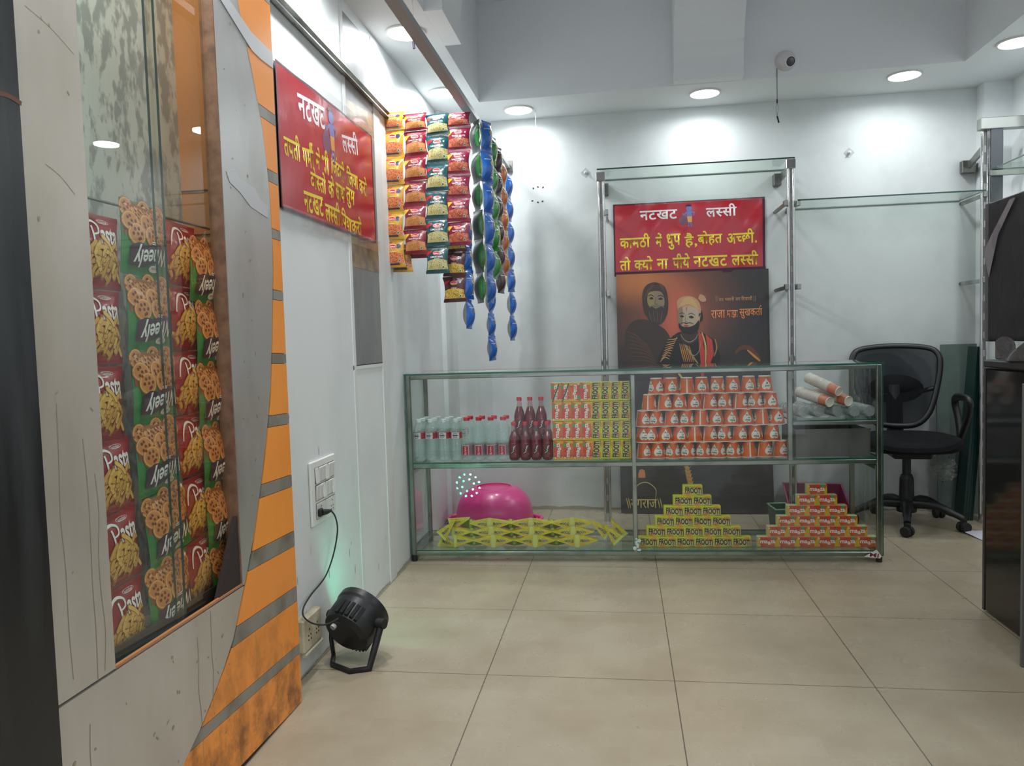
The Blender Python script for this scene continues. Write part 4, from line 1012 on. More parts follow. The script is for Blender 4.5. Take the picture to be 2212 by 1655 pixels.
# ---- drink cartons
carton_side = M('carton side', (206, 196, 150), .4)
frooti_y = M('lime yellow carton print', (214, 204, 30), .32, var=(30, (196, 206, 40), .4, .7), coat=.2); frooti_cream = M('cream carton print', (206, 188, 120), .35)
mango = M('mango carton print', (226, 150, 70), .35); maaza_r = M('orange red carton print', (206, 62, 40), .32, var=(18, (222, 104, 40), .42, .6), coat=.2)
maaza_y = M('amber carton print', (222, 172, 34), .32, coat=.2); leaf = M('leaf green carton print', (60, 158, 96), .35); leaf_d = M('deep green straw print', (20, 96, 66), .35)
CWD, CHT, CDP = .0945, .0505, .036                       # lying carton: width, height, depth
def frooti():
    b = MB(); b.box((-CWD/2+.0007, -CDP/2, .0002), (CWD/2-.0007, CDP/2, CHT), 0, .0022)
    mp = lambda x, y, e=0.0: (x, -CDP/2-.0002-e, CHT/2+y)
    b.geo(poly([(-.041, -.012), (-.033, .018), (.046, .009), (.046, -.021), (.020, -.019)]), mp, 1, .0002)
    b.geo(ell(-.022, -.0165, .016, .0065, 14), mp, 2, .0003); b.geo(ell(.028, .016, .013, .008, 14), mp, 2, .0003)
    b.geo(ring(.020, .012, .022, .010, .0012, 14, .6, 2.6), mp, 4, .0004)
    T_ = fit(tgeo('FROOTI', .03), .003, -.0005, .078, .0275); T_ = ([(x, y-.09*x) for x, y in T_[0]], T_[1])
    b.geo(T_, mp, 3, .0008)
    for p in ([(-.036, .0195), (.046, .0105)], [(-.041, -.0135), (-.020, -.0162)], [(.018, -.0192), (.046, -.0225)]): b.geo(stroke(p, .0016), mp, 3, .0006)
    return b
def maaza(straw=False):
    b = MB(); b.box((-CWD/2+.0007, -CDP/2, .0002), (CWD/2-.0007, CDP/2, CHT), 5, .0022)
    mp = lambda x, y, e=0.0: (x, -CDP/2-.0002-e, CHT/2+y)
    b.geo(rect(-.043, -.0235, .046, .0235, 8, 4), mp, 0, .0001)
    b.geo(rect(-.046, -.0235, -.036, .0235), mp, 1, .0002); b.geo(region(.033, .0462, lambda x: -.0235, lambda x: min(.0235, -.004+1.6*(x-.033)), 8, 3), mp, 1, .0003)
    b.geo(region(.018, .034, lambda x: .010+.05*abs(x-.026), lambda x: .0225, 6, 2), mp, 2, .0004)
    b.geo(ring(-.037, -.018, .005, .005, .0016, 10, -1.2, 1.6), mp, 3, .0004); b.geo(rect(-.041, .012, -.034, .019), mp, 3, .0004); b.geo(ell(-.0375, .0155, .002, n=8), mp, 2, .0006)
    b.geo(fit(tgeo('ma', .022), -.0165, .0, .035, .0150), mp, 3, .0008); b.geo(fit(tgeo('a', .022), .0075, -.0052, .0128, .0150), mp, 3, .0008); b.geo(fit(tgeo('za', .022), .0245, .0005, .0225, .0150), mp, 3, .0008)
    if straw:
        b.tube([(.042, -CDP/2-.003, CHT/2-.017), (-.044, -CDP/2-.003, CHT/2+.017)], .0028, 8, 4); b.tube([(.044, -CDP/2-.0022, CHT/2-.0205), (-.042, -CDP/2-.0022, CHT/2+.0135)], .0012, 6, 3)
    return b
fm = frooti().build('drink_carton', [frooti_y, frooti_cream, mango, ink_black, mango])
MMT = [maaza_r, maaza_y, leaf, ink_white, leaf_d, carton_side]
mm = maaza().build('drink_carton', MMT); ms = maaza(True).build('drink_carton', MMT)
cf = {}
def carton(src, lx, ly, z, up, label, group, flip=False):
    o = src if src.name not in cf else src.copy()
    if src.name in cf: COL.objects.link(o)
    cf[src.name] = 1
    tag(o, label, 'drink carton', group)
    if not up: o.matrix_world = Matrix.Translation(CW(lx, ly, z)) @ Matrix.Rotation(CA+rnd.uniform(-.012, .012), 4, 'Z')
    else:                                                   # stood on end: the print reads upwards
        s_ = -1 if flip else 1
        o.matrix_world = Matrix.Translation(CW(lx+CHT/2*s_, ly, z+CWD/2-.0005)) @ Matrix.Rotation(CA, 4, 'Z') @ Matrix.Rotation(-PI/2*s_, 4, 'Y')
LYC = .055
x0 = cpix(1206, 990, LYC-.018)[0]; x7 = cpix(1354.5, 990, LYC-.018)[0]
for r in range(4):
    for k in range(8):
        lx = x0+(x7-x0)*k/7; z = ZS+r*CWD
        kind = 'orange carton' if k < 4 else 'yellow carton'
        row = ['bottom', 'second', 'third', 'top'][r]
        ex = ''
        if r == 3 and k < 2: src, ex = ms, ' with a green straw'
        else: src = mm if k < 4 else fm
        if r == 3 and k == 2: ex = ' standing upside down'
        carton(src, lx+(.002*(3-r) if k < 4 else 0)-.004+rnd.uniform(-.0004, .0004), LYC, z, True, 'upright %s%s, %s from left, %s row of carton wall' % (kind, ex, ORD[k % 4+1], row), 'upright cartons on the counter shelf', r == 3 and k == 2)
def pyramid(src, ul, ur, nm, group, ly):
    xa, xb = cpix(ul, 1185, ly-.018)[0], cpix(ur, 1185, ly-.018)[0]
    stp = (xb-xa)/6
    for r in range(6):
        n_ = 6-r
        off = [0, .012, .018, .022, .020, .012][r] if nm[0] == 'y' else [0, 0, 0, 0, .0, .0][r]
        for k in range(n_):
            row = ['bottom', 'second', 'third', 'fourth', 'fifth'][r] if r < 5 else 'top'
            lab = '%s lying %s from left in the %s row of the %s' % (nm, ORD[k+1], row, group) if r < 5 else 'single %s lying at the very top of the %s' % (nm, group)
            carton(src, xa+stp*(k+.5+.5*r)-off*(.35), ly, ZB+r*CHT, False, lab, group)
pyramid(fm, 1380.5, 1622, 'yellow carton', 'yellow carton pyramid', .07)
pyramid(mm, 1637, 1896, 'orange carton', 'orange carton pyramid', .07)

# ---- paper cups, upside down
cup_or = M('orange paper cup', (224, 104, 40), .4, var=(12, (214, 92, 34))); cup_wh = M('white cup paper', (232, 222, 210), .5)
CH, RB, RTp = .0775, .0385, .0275
def cup_mesh():
    b = MB()
    b.lathe([(RB-.003, .002), (RB, 0), (RB+.0012, .002), (RB, .0042)], 28, 1)
    b.lathe([(RB-.0008, .004), (RTp, CH-.004)], 28, 0)
    b.lathe([(RTp, CH-.004), (RTp+.0003, CH-.0005), (RTp-.0015, CH)], 28, 1)
    b.lathe([(RTp-.0015, CH), (RTp-.003, CH-.007), (0, CH-.007)], 28, 1)
    b.lathe([(RB-.003, .002), (RTp-.002, CH-.008)], 28, 1)
    def mp(off):
        def f(x, y, e=0.0):
            z = CH/2+y; r = RB-.0008+(RTp-RB+.0008)*(z-.004)/(CH-.008)+.0002+e; a = off+x/.033
            return (r*math.sin(a), -r*math.cos(a), z)
        return f
    drop = [(x_*1.14, y_*1.12+.001) for x_, y_ in [(0, .024), (.006, .013), (.014, .004), (.018, -.008), (.014, -.019), (.006, -.0225), (0, -.018), (-.006, -.0225), (-.014, -.019), (-.018, -.008), (-.014, .004), (-.006, .013)]]
    dp = smoothpath(drop+[drop[0]], 3)[:-1]
    vs = [(0, -.004)]+[(x*.5, (y+.004)*.5-.004) for x, y in dp]+dp; n_ = len(dp)
    dg = (vs, [(0, 1+(i+1) % n_, 1+i) for i in range(n_)]+[(1+i, 1+(i+1) % n_, 1+n_+(i+1) % n_, 1+n_+i) for i in range(n_)])
    for k, a in enumerate((0, PI/2, PI)):
        m = mp(a); b.geo(dg, m, 1, .0002)
        if k < 2:
            b.geo(fit(tgeo('Enjoy', .03, .25), .002, -.013, .024, .011, PI), m, 2, .0006); b.geo(fit(tgeo('your', .03, .25), .008, -.002, .012, .005, PI), m, 2, .0006)
            b.geo(fit(tgeo('Cup', .02, .25), .002, .010, .019, .010, PI), m, 2, .0006)
        else:
            b.geo(fit(tgeo('&', .03), .004, .006, .009, .009), m, 2, .0006); b.geo(fit(tgeo('pool', .03), .004, -.008, .021, .010), m, 2, .0006)
        b.geo(rect(-.016, .0285, .016, .0295, 6, 1), m, 3, .0002)
    m = mp(PI*1.5)
    b.geo(rect(-.003, -CH/2+.005, .003, CH/2-.006, 1, 8), m, 1, .0002)
    for s_ in (-1, 1): b.geo(ell(.0125*s_, .026, .003, n=10), m, 4, .0002)
    return b
cm = cup_mesh().build('paper_cup', [cup_or, cup_wh, ink_black, M('dark orange cup print', (156, 60, 20), .4), M('pale orange cup print', (240, 160, 110), .4)])
CUPS = [([193, 375, 573, 772, 975, 1172, 1372, 1580, 1790, 2006], [.5, 0, -.7, -.6, -.65, -.7, -.6, 1.6, .5, .3]),
        ([95, 283, 475, 668, 862, 1063, 1255, 1465, 1668, 1890], [0, 0, 0, .1, 1.5, .6, -.6, .3, -.1, .1]),
        ([168, 355, 560, 757, 952, 1148, 1345, 1545, 1750, 1953], [.4, -.6, .4, -.5, 1.3, 0, 0, 0, 1.6, -3.05]),
        ([263, 468, 662, 857, 1062, 1256, 1465, 1665, 1868], [1.3, .5, -.2, 0, .6, -.5, .8, -.8, -3.05]),
        ([355, 553, 760, 958, 1165, 1366, 1580, 1793], [-2.6, .1, 1.5, -.1, -.5, 0, 0, -3.1])]
cfirst = True; rown = ['bottom row', 'second row up', 'middle row', 'row below the top', 'top row']
for r, (cs, rots) in enumerate(CUPS):
    for k, c in enumerate(cs):
        lx = cpix(1360+c/6.144, 990-33*r, .065)[0]
        o = cm if cfirst else cm.copy()
        if not cfirst: COL.objects.link(o)
        cfirst = False
        o.location = CW(max(lx, d1+.05), .065+rnd.uniform(-.002, .002), ZS+r*CH); o.rotation_euler = (0, 0, CA+rots[k])
        tag(o, 'upturned orange paper cup, %s from left in the %s of the stack' % (ORD[k+1], rown[r]), 'paper cup', 'orange paper cups on the counter')
# ---- sleeves of cups lying on the small shelf
film_clear = GL('crinkled clear film', (245, 245, 245), 1.5, .12, .10, bump=(60, 1.0, .01), hcol=(225, 225, 222))
clear_cup = GL('clear plastic cup', (232, 236, 235), 1.5, .12, .30, bump=(70, 1.0, .01), hcol=(214, 218, 217), gcol=(235, 235, 235))
def sleeve(p, axis, r, L, label, orange=True):
    ax = Vector(axis).normalized(); q = Vector((0, 0, 1)).rotation_difference(ax).to_matrix().to_4x4()
    t = thing('cup_sleeve', label, 'stacked cups', tuple(p), group=None); t.rotation_euler = q.to_euler()
    if orange:
        b = MB(); b.lathe([(0, .006), (r*.90, .006), (r*.92, 0), (r*.96, 0), (r*.98, .004)], 24, 1); b.lathe([(r*.98, .004), (r*1.08, .05), (r*1.1, .052)], 24, 0)
        m = lambda x, y, e=0.0: ((r*(1+.0018*y*1000/26)+.0006+e)*math.sin(x/r+2.4), -(r*(1+.0018*y*1000/26)+.0006+e)*math.cos(x/r+2.4), .028+y)
        b.geo(ell(0, 0, .012, .017, 16, 2), m, 1, .0004); b.geo(stroke(smoothpath([(-.004, -.008), (.004, -.002), (-.002, .004), (.005, .009)], 4), .002), m, 2, .0008)
        b.build('end_cup', [cup_or, cup_wh, ink_black], t)
        n_ = int((L-.055)/.009); pr = []
        for k in range(n_): pr += [(r*1.09, .053+k*.009), (r*1.13, .055+k*.009), (r*1.13, .060+k*.009)]
        MB().lathe(pr+[(0, pr[-1][1]+.001)], 24).build('cup_stack', M('pale pink cup rims', (226, 206, 196), .5), t)
        MB().lathe([(r*1.02, .004), (r*1.15, .05), (r*1.18, L), (r*.6, L+.01)], 20).build('film_wrap', film_clear, t)
    else:
        pr = [(0, .004), (r*.85, .004), (r*.88, 0)]
        for k in range(12): pr += [(r*(.92+.10*(k % 2)), .006+k*L/12), (r*(.97+.06*(k % 2)), .012+k*L/12)]
        MB().lathe(pr, 20).build('cup_stack', clear_cup, t)
        MB().lathe([(r*.3, -.004), (r*1.02, .0), (r*1.08, L*.5), (r*1.06, L), (r*.4, L+.02)], 14).build('film_wrap', film_clear, t)
    return t
def cp(u, v, ly): x, z = cpix(u, v, ly); return CW(x, ly, z)
for k, (u, v) in enumerate(((1736, 893), (1770, 895), (1811, 894), (1846, 893), (1879, 891))):
    x, z = cpix(u, v, .05)
    sleeve(CW(x, .05, ZP+.0325), CX*(-.18)+CY+Vector((0, 0, .03)), .027, .23, 'sleeve of clear plastic cups, %s from the left on the small counter shelf' % ORD[k+1], False)
sleeve(cp(1793, 873, .05)+Vector((0, 0, .009)), CX*(-.38)+CY*.8+Vector((0, 0, .16)), .0245, .22, 'film-wrapped sleeve of orange cups, lower left of the three')
sleeve(cp(1834, 871, .05)+Vector((0, 0, .009)), CX*(-.38)+CY*.8+Vector((0, 0, .16)), .0245, .22, 'film-wrapped sleeve of orange cups, lower right of the three')
sleeve(cp(1813, 846, .045), CX*(-.42)+CY*.7+Vector((0, 0, .26)), .0235, .20, 'film-wrapped sleeve of orange cups lying on top of the two others')
# ---- steel tray box on the shelf below
dull_sheet = M('dull steel sheet', (126, 122, 118), .38, .45, var=(3, (92, 88, 86), .42, .62), stretch=(1, 1, .4), bump=(5, .25, .02))
xa, xb = cpix(1719, 980, .03)[0], cpix(1880, 980, .03)[0]
b = MB(); b.box((0, 0, 0), (xb-xa, .004, .128)).box((0, .004, 0), (.004, .27, .128)).box((xb-xa-.004, .004, 0), (xb-xa, .27, .128)).box((.004, .266, 0), (xb-xa-.004, .27, .128)).box((.004, .004, 0), (xb-xa-.004, .266, .004))
b.box((-.003, -.003, .124), (xb-xa+.003, .004, .131))
o = b.build('steel_tray', dull_sheet, None, CW(xa, .03, ZS), (0, 0, CA)); tag(o, 'open dull steel tray box on the right end of the counter shelf', 'tray')

# ---- garland of triangular packs on the counter floor
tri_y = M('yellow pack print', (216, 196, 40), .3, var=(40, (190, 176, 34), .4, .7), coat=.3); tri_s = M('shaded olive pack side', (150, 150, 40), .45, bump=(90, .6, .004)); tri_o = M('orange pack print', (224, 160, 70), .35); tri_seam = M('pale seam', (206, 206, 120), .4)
def tri_mesh(flip):
    L, h0 = .104, .066                                     # a tetrahedral pouch: tall upright seam at x=0, pinched flat edge at x=L
    b = MB(); s = -1 if flip else 1
    A, Bt = (0, -.020, 0), (0, -.020, h0); C1, C2 = (s*L, -.024, h0*.56), (s*L, .030, h0*.56)
    Mi = (s*L*.12, .030, h0*.5)
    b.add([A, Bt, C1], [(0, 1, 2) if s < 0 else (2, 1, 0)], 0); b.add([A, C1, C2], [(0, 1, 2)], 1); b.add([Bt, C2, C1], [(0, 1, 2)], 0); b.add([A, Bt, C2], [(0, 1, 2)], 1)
    def mp(x, y, e=0.0):                                    # x outwards from the seam 0..1, y -1..1
        k = 1-x; return (s*L*x, -.020-.004*x-.0005-e, h0*(.5+.06*x)+y*h0*.5*k)
    sx = lambda g: g
    b.geo(region(0, .10, lambda x: -.98, lambda x: .98, 2, 6), mp, 3, .0004)
    def pr(pts, m, e): b.geo(poly(pts if True else pts), mp, m, e)
    pr([(.14, -.42), (.14, .40), (.60, .40), (.60, -.42)], 4, .0005)
    g = fit(tgeo('FROOTI', .03), .37, 0, .42, .60)
    if flip: g = move(g, .74, 0, -1, -1)
    b.geo(g, mp, 5, .001)
    pr([(.16, -.8), (.30, -.62), (.42, -.5), (.16, -.5)], 2, .0004); pr([(.6, .25), (.8, .1), (.75, -.1), (.62, -.2)], 2, .0004)
    return b
TM = [tri_y, tri_s, tri_o, tri_seam, frooti_cream, ink_black]
tr_, tl_ = tri_mesh(False).build('juice_pouch', TM), tri_mesh(True).build('juice_pouch', TM)
tf = {}
def tri(src, u, v, ly, label, roll=0, yaw=0):
    o = src if src.name not in tf else src.copy()
    if src.name in tf: COL.objects.link(o)
    tf[src.name] = 1
    x, z = cpix(u, v, ly)
    o.location = CW(x, ly, max(z, ZB)); o.rotation_euler = (0, roll, CA+yaw); tag(o, label, 'juice pouch', 'garland of yellow juice pouches')
    return o
# seam positions read along the three rows of the chain
ROWS = [(1189.5, [(983, 0), (1067.5, 0), (1157.5, 0), (1247.5, 0)], 'bottom'), (1170.5, [(978, 0), (1063, 0), (1150, 0), (1239, 0)], 'middle'), (1153, [(976, 0), (1060, 0), (1148, 0), (1236.5, 0)], 'top')]
for ri, (vb, us, rn) in enumerate(ROWS):
    for k, (u, _) in enumerate(us):
        zoff = ZB+ri*.0385; ly = .055+.016*ri
        for src, sd in ((tl_, 'left'), (tr_, 'right')):
            if k == 0 and sd == 'left': continue
            o = tri(src, u, vb, ly, 'yellow triangular juice pouch, %s half of the %s pair in the %s row' % (sd, ORD[k+1], rn))
            o.location.z = zoff+.002
            if ri == 2 and k == 0: o.rotation_euler = (0, -.22, CA)
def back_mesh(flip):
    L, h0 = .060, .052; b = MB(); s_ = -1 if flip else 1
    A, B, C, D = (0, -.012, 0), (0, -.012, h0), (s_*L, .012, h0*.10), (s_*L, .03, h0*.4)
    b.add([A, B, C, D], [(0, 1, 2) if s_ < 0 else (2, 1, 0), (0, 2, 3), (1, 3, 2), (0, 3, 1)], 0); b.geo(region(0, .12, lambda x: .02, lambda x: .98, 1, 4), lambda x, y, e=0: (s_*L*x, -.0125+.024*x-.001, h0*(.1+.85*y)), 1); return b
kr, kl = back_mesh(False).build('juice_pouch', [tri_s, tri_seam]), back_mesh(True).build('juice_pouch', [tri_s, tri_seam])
for ri, (vb, us, rn) in enumerate(ROWS):
    for k in range(3):
        um = (us[k][0]+us[k+1][0])/2
        for src, sd in ((kl, 'left'), (kr, 'right')):
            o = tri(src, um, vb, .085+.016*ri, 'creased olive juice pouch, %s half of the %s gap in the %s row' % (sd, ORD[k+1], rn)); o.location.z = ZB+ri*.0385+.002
for k, (u, v, ly, roll, src, lb) in enumerate(((946, 1166, .075, .35, tr_, 'loose at the far left end'), (964, 1176, .05, -.75, tr_, 'tipped over at the left end'), (1306, 1160, .075, .62, tl_, 'drooping at the right end of the top row'), (1326, 1180, .050, .8, tl_, 'drooping at the right end of the middle row'), (1334, 1176, .10, .95, tl_, 'tucked behind the right end of the chain'))):
    o = tri(src, u, v, ly, 'yellow triangular juice pouch '+lb, roll); o.location.z = ZB+[.003, .036, .034, .012, .022][k]

# ================================================================ WALL RACK BEHIND THE COUNTER
YP = 4.53
def chrome_post(x, z1, t, nm='post', y=YP):
    b = MB()
    for dx in (-.0135, .0135): b.cyl((x+dx, y, .0), (x+dx, y, z1), .0085, 10, 0)
    b.box((x-.009, y+.001, .002), (x+.009, y+.013, z1-.002), 1)
    for k in range(int((z1-.1)/.10)): b.box((x-.004, y-.0012, .12+k*.1), (x+.004, y+.0012, .155+k*.1), 2)
    o = b.build(nm, [chrome, steel_dark, M('slot white', (170, 170, 168), .5)], t)
    MB().box((x-.026, y-.016, z1-.002), (x+.026, y+.018, z1+.048), 0, .003).build('post_cap', chrome, o)
    MB().cyl((x, y, 0), (x, y, .05), .022, 12).build('post_foot', chrome, o)
def bracket(x, z, t, y=YP, L=.286, side=1):
    b = MB(); b.box((x-.006, y+.012, z-.012), (x+.006, y+L, z+.010), 0, .002); b.box((x-.010, y-.030, z-.014), (x+.010, y+.013, z+.018), 0, .002)
    o = b.build('bracket', steel, t); MB().cyl((x, y+L-.004, z), (x, YB-.001, z), .009, 10).build('wall_pin', steel_dark, o)
rk = thing('wall_rack', 'chrome upright rack with brackets standing behind the counter around the posters', 'rack', (0, 0, 0))
PX0, PX1 = -.098, .955
chrome_post(PX0, 1.985, rk); chrome_post(PX1, 1.995, rk)
for x, sgn in ((PX0, 1), (PX1, -1)):
    bracket(x+.030*sgn, 1.80, rk); bracket(x+.030*sgn, 1.335, rk)
    MB().box((x-.004, YP+.018, 1.975), (x+.004, YB-.001, 2.022)).build('shelf_arm', steel, rk)
    MB().box((x-.022+.02*sgn, YB-.05, 1.95), (x+.022+.02*sgn, YB-.001, 2.02), 0, .003).build('wall_bracket', steel_dark, rk)
bracket(PX1+.036, 1.797, rk); bracket(PX1+.036, 1.335, rk)
for nm, a, b_, lb in (('glass_shelf', (PX0-.02, YP-.02, 2.0445), (PX1+.02, YB-.003, 2.0525), 'green-edged glass shelf on top of the two chrome uprights'),
                      ('glass_shelf', (PX1+.030, YP-.03, 1.809), (1.955, YB-.003, 1.817), 'long green-edged glass shelf between the rack and the right corner')):
    tag(MB().box(a, b_, 0, side=1).build(nm, [glass_green, glass_edge_dark]), lb, 'shelf')
# ---- rack in the right corner
rr = thing('corner_rack', 'steel shelving rack with a top beam in the right corner behind the wrapped screen', 'rack')
chrome_post(1.962, 2.14, rr)
MB().box((1.978, 4.50, 1.00), (2.040, 4.512, 2.14), 0, .002).build('flat_upright', M('satin steel plate', (150, 148, 146), .4, 1.0, var=(3, (96, 98, 102), .4, .6), stretch=(1, 1, .6)), rr)
MB().box((1.925, 4.49, 2.135), (2.188, 4.545, 2.195), 0, .003).build('top_beam', steel, rr)
MB().box((1.968, 4.48, 1.885), (2.188, 4.50, 1.915), 0, .003).build('shelf_bar', steel, rr)
b = MB(); b.box((2.05, 4.60, 1.0), (2.072, 4.62, 2.06), 0, .002); b.box((2.045, 4.595, 2.06), (2.085, 4.625, 2.115), 0, .002); b.build('rear_upright', chrome, rr)
b = MB(); b.prism([(4.555, 2.055), (4.80, 1.985), (4.80, 2.022), (4.555, 2.10)], 0, 1.985, 1.998); b.build('sloping_arm', steel, rr)
MB().box((1.955, 4.79, 1.965), (2.03, 4.829, 2.035), 0, .003).build('wall_plate', steel_dark, rr)
for z in (1.795, 1.335): bracket(1.962, z, rr, y=4.545, L=.27)
tag(MB().box((1.985, 3.55, 1.918), (2.186, 4.50, 1.926), 0, side=1).build('glass_shelf', [glass_green, glass_edge_dark]), 'glass shelf along the right wall on the corner rack', 'shelf')
# ---- small things on the back wall
def hook(u, v, lb):
    o = on(u, v, 1, YB); t = thing('adhesive_hook', lb, 'hook', (o.x, YB, o.z), (0, PI/4, 0))
    MB().box((-.022, -.0025, -.022), (.022, 0, .022), 0, .002).build('base_plate', GL('clear hook plate', (235, 238, 238), 1.5, .1, .25), t)
    MB().lathe([(.012, 0), (.010, .006), (.005, .012), (.006, .024), (0, .026)], 14, X=Matrix.Rotation(PI/2, 4, 'X')).build('peg', M('hook white', (215, 215, 212), .3), t)
hook(1265, 373, 'small clear adhesive hook on the back wall left of the rack'); hook(1834, 330, 'small clear adhesive hook on the back wall right of the rack')
b = MB()
for u, v in ((1152, 407), (1162, 404), (1173, 405), (1150, 434), (1162, 437), (1172, 435)):
    o = on(u, v, 1, YB-.001); b.add([(o.x+x, YB-.0008, o.z+z) for x, z in ell(0, 0, .007, .005, 8, rot=u)[0]], ell(0, 0, 1, n=8)[1], 0)
tag(b.build('wall_scar', M('drill hole dark', (60, 60, 58), .8)), 'cluster of drilled holes in the back wall beside the hanging packets', 'hole')
# ---- dome camera and its loose lead
o = on(1697, 131, 1, 4.37)
t = thing('dome_camera', 'white dome security camera on the ceiling recess above the right wall lamp', 'camera', (o.x, 4.378, o.z), (PI/2, 0, 0))
MB().lathe([(.054, -.012), (.056, .004), (.052, .012), (.044, .034), (.030, .050), (.0, .056)], 28).build('dome_body', M('camera white', (208, 206, 206), .35), t)
X_ = Matrix.Translation((.012, -.012, .034)) @ Matrix.Rotation(.42, 4, 'X') @ Matrix.Rotation(.25, 4, 'Y')
MB().lathe([(.029, .0), (.031, .014), (.027, .022), (.024, .020)], 24, X=X_).build('lens_collar', M('collar white', (222, 222, 222), .3), t)
MB().lathe([(.0245, .017), (.020, .021), (0, .023)], 20, X=X_).build('lens', M('lens dark', (40, 42, 48), .12, coat=.6), t)
zt = [on(1678, v, 1, 4.372) for v in (148, 200, 222, 252, 262)]
pth = [(p.x, 4.368-.004*(k > 0), p.z) for k, p in enumerate(zt)]
b = MB().tube(smoothpath(pth[:3], 4), .0022, 6); x_, y_, z_ = pth[2]
b.tube(smoothpath([pth[2], (x_-.006, y_, z_-.03), pth[3]], 5), .0012, 5); b.tube(smoothpath([pth[2], (x_+.005, y_, z_-.035), pth[3]], 5), .0012, 5)
o2 = b.build('camera_lead', M('lead grey', (92, 92, 92), .5)); 
bb_ = MB().cyl((x_, y_, z_+.016), (x_, y_, z_-.004), .0042, 8); bb_.cyl(pth[3], (pth[3][0]+.009, y_, pth[3][2]-.035), .0045, 8); bb_.build('connector', rubber, o2)
tag(o2, 'thin grey lead with connectors dangling from the dome camera', 'cable')
o = on(1157, 268, 1, 4.66)
b = MB().tube(smoothpath([(o.x, 4.66, SOF), (o.x+.002, 4.66, o.z), (o.x-.004, 4.66, o.z-.05)], 5), .0018, 6); b.tube(smoothpath([(o.x, 4.66, o.z), (o.x+.02, 4.66, o.z-.035), (o.x+.03, 4.66, o.z-.06)], 5), .0015, 6)
tag(b.build('loose_wire', M('pale wire', (150, 140, 132), .5)), 'short loose wires under the first lamp of the back wall', 'wire')

# ================================================================ LEFT WALL ELECTRICS
def wallbox(pts, y0, y1): return pts
p0, p1 = on(664, 1000, 0, XL), on(723, 1105, 0, XL)
SY0, SY1, SZ1, SZ0 = p0.y, p1.y, .690, .468
t = thing('switch_board', 'white switch board with two rows of switches and sockets on the left wall', 'switch board', (XL, (SY0+SY1)/2, (SZ0+SZ1)/2))
hw, hh = (SY1-SY0)/2, (SZ1-SZ0)/2
MB().box((.0005, -hw, -hh), (.010, hw, hh), 0, .003).build('face_plate', white_plastic, t)
panelw = M('switch panel white', (214, 214, 210), .35)
for k, (z0, z1) in enumerate(((.032, .088), (-.028, .028), (-.092, -.036))):
    mf_ = MB().box((.010, -hw+.032, z0), (.0112, hw-.018, z1)).build('module_frame', M('module joint', (120, 120, 118), .6), t)
    ys = -hw+.034; yw = 2*hw-.054
    if k < 2:
        for i in range(6):
            X = Matrix.Translation((.0125, ys+yw*(i+.5)/6, (z0+z1)/2)) @ Matrix.Rotation(.10*(1 if (i+k) % 3 else -1), 4, 'Y')
            MB().box((-.003, -yw/12+.001, -.026), (.003, yw/12-.001, .026), 0, .0015, X).build('switch', panelw, mf_)
    else:
        b = MB(); b.box((.0112, ys, z0+.002), (.014, ys+yw*.44, z1-.002), 0, .001); b.box((.0112, ys+yw*.46, z0+.002), (.0145, ys+yw*.56, z1-.002), 0, .001); b.box((.0112, ys+yw*.58, z0+.002), (.014, ys+yw, z1-.002), 0, .001)
        for cy in (.22, .79):
            for dy, dz in ((0, .014), (-.009, -.006), (.009, -.006), (-.009, -.018), (.009, -.018)): b.cyl((.0138, ys+yw*cy+dy, (z0+z1)/2+dz), (.0144, ys+yw*cy+dy, (z0+z1)/2+dz), .0028, 8, 1)
        b.build('socket_module', [panelw, black_slot], mf_)
q = on(692, 1107, 0, XL+.02)
pl = thing('power_cord', 'thin black cord with a plug running from the switch board to the stage light', 'cord')
b = MB(); b.box((XL+.0145, q.y-.013, q.z-.014), (XL+.028, q.y+.013, q.z+.014), 0, .004)
b.tube([(XL+.024, q.y, q.z), (XL+.036, q.y+.022, q.z-.002), (XL+.036, q.y+.055, q.z-.006)], [.012, .009, .005], 10)
b.build('plug', rubber, pl)
pts = [(XL+.036, q.y+.055, q.z-.006)]
for u, v, dx in ((724, 1116, .034), (729, 1145, .03), (721, 1195, .02), (703, 1245, .012), (672, 1285, .012), (656, 1312, .016), (656, 1332, .03), (676, 1347, .055), (705, 1349, .09), (732, 1336, .125)):
    p = on(u, v, 0, XL+dx); pts.append(tuple(p))
MB().tube(smoothpath(pts, 7), .0028, 8).build('cord', rubber, pl)
t = thing('floor_socket', 'old cream double socket box low on the left wall behind the orange panel', 'socket', (XL, 2.375, .15))
MB().box((.0005, -.075, -.055), (.034, .072, .055), 0, .005).build('socket_box', M('aged cream plastic', (196, 186, 160), .45, var=(20, (160, 148, 120))), t)
b = MB()
for cy in (-.03, .034):
    for dy, dz in ((0, .014), (-.009, -.006), (.009, -.006), (-.009, -.02), (.009, -.02)): b.cyl((.0335, cy+dy, dz), (.0346, cy+dy, dz), .0034, 8)
b.build('pin_holes', black_slot, t); MB().tube([(.03, -.07, -.062), (.03, .072, -.062)], .007, 8).build('conduit', M('conduit cream', (190, 182, 158), .5), t)

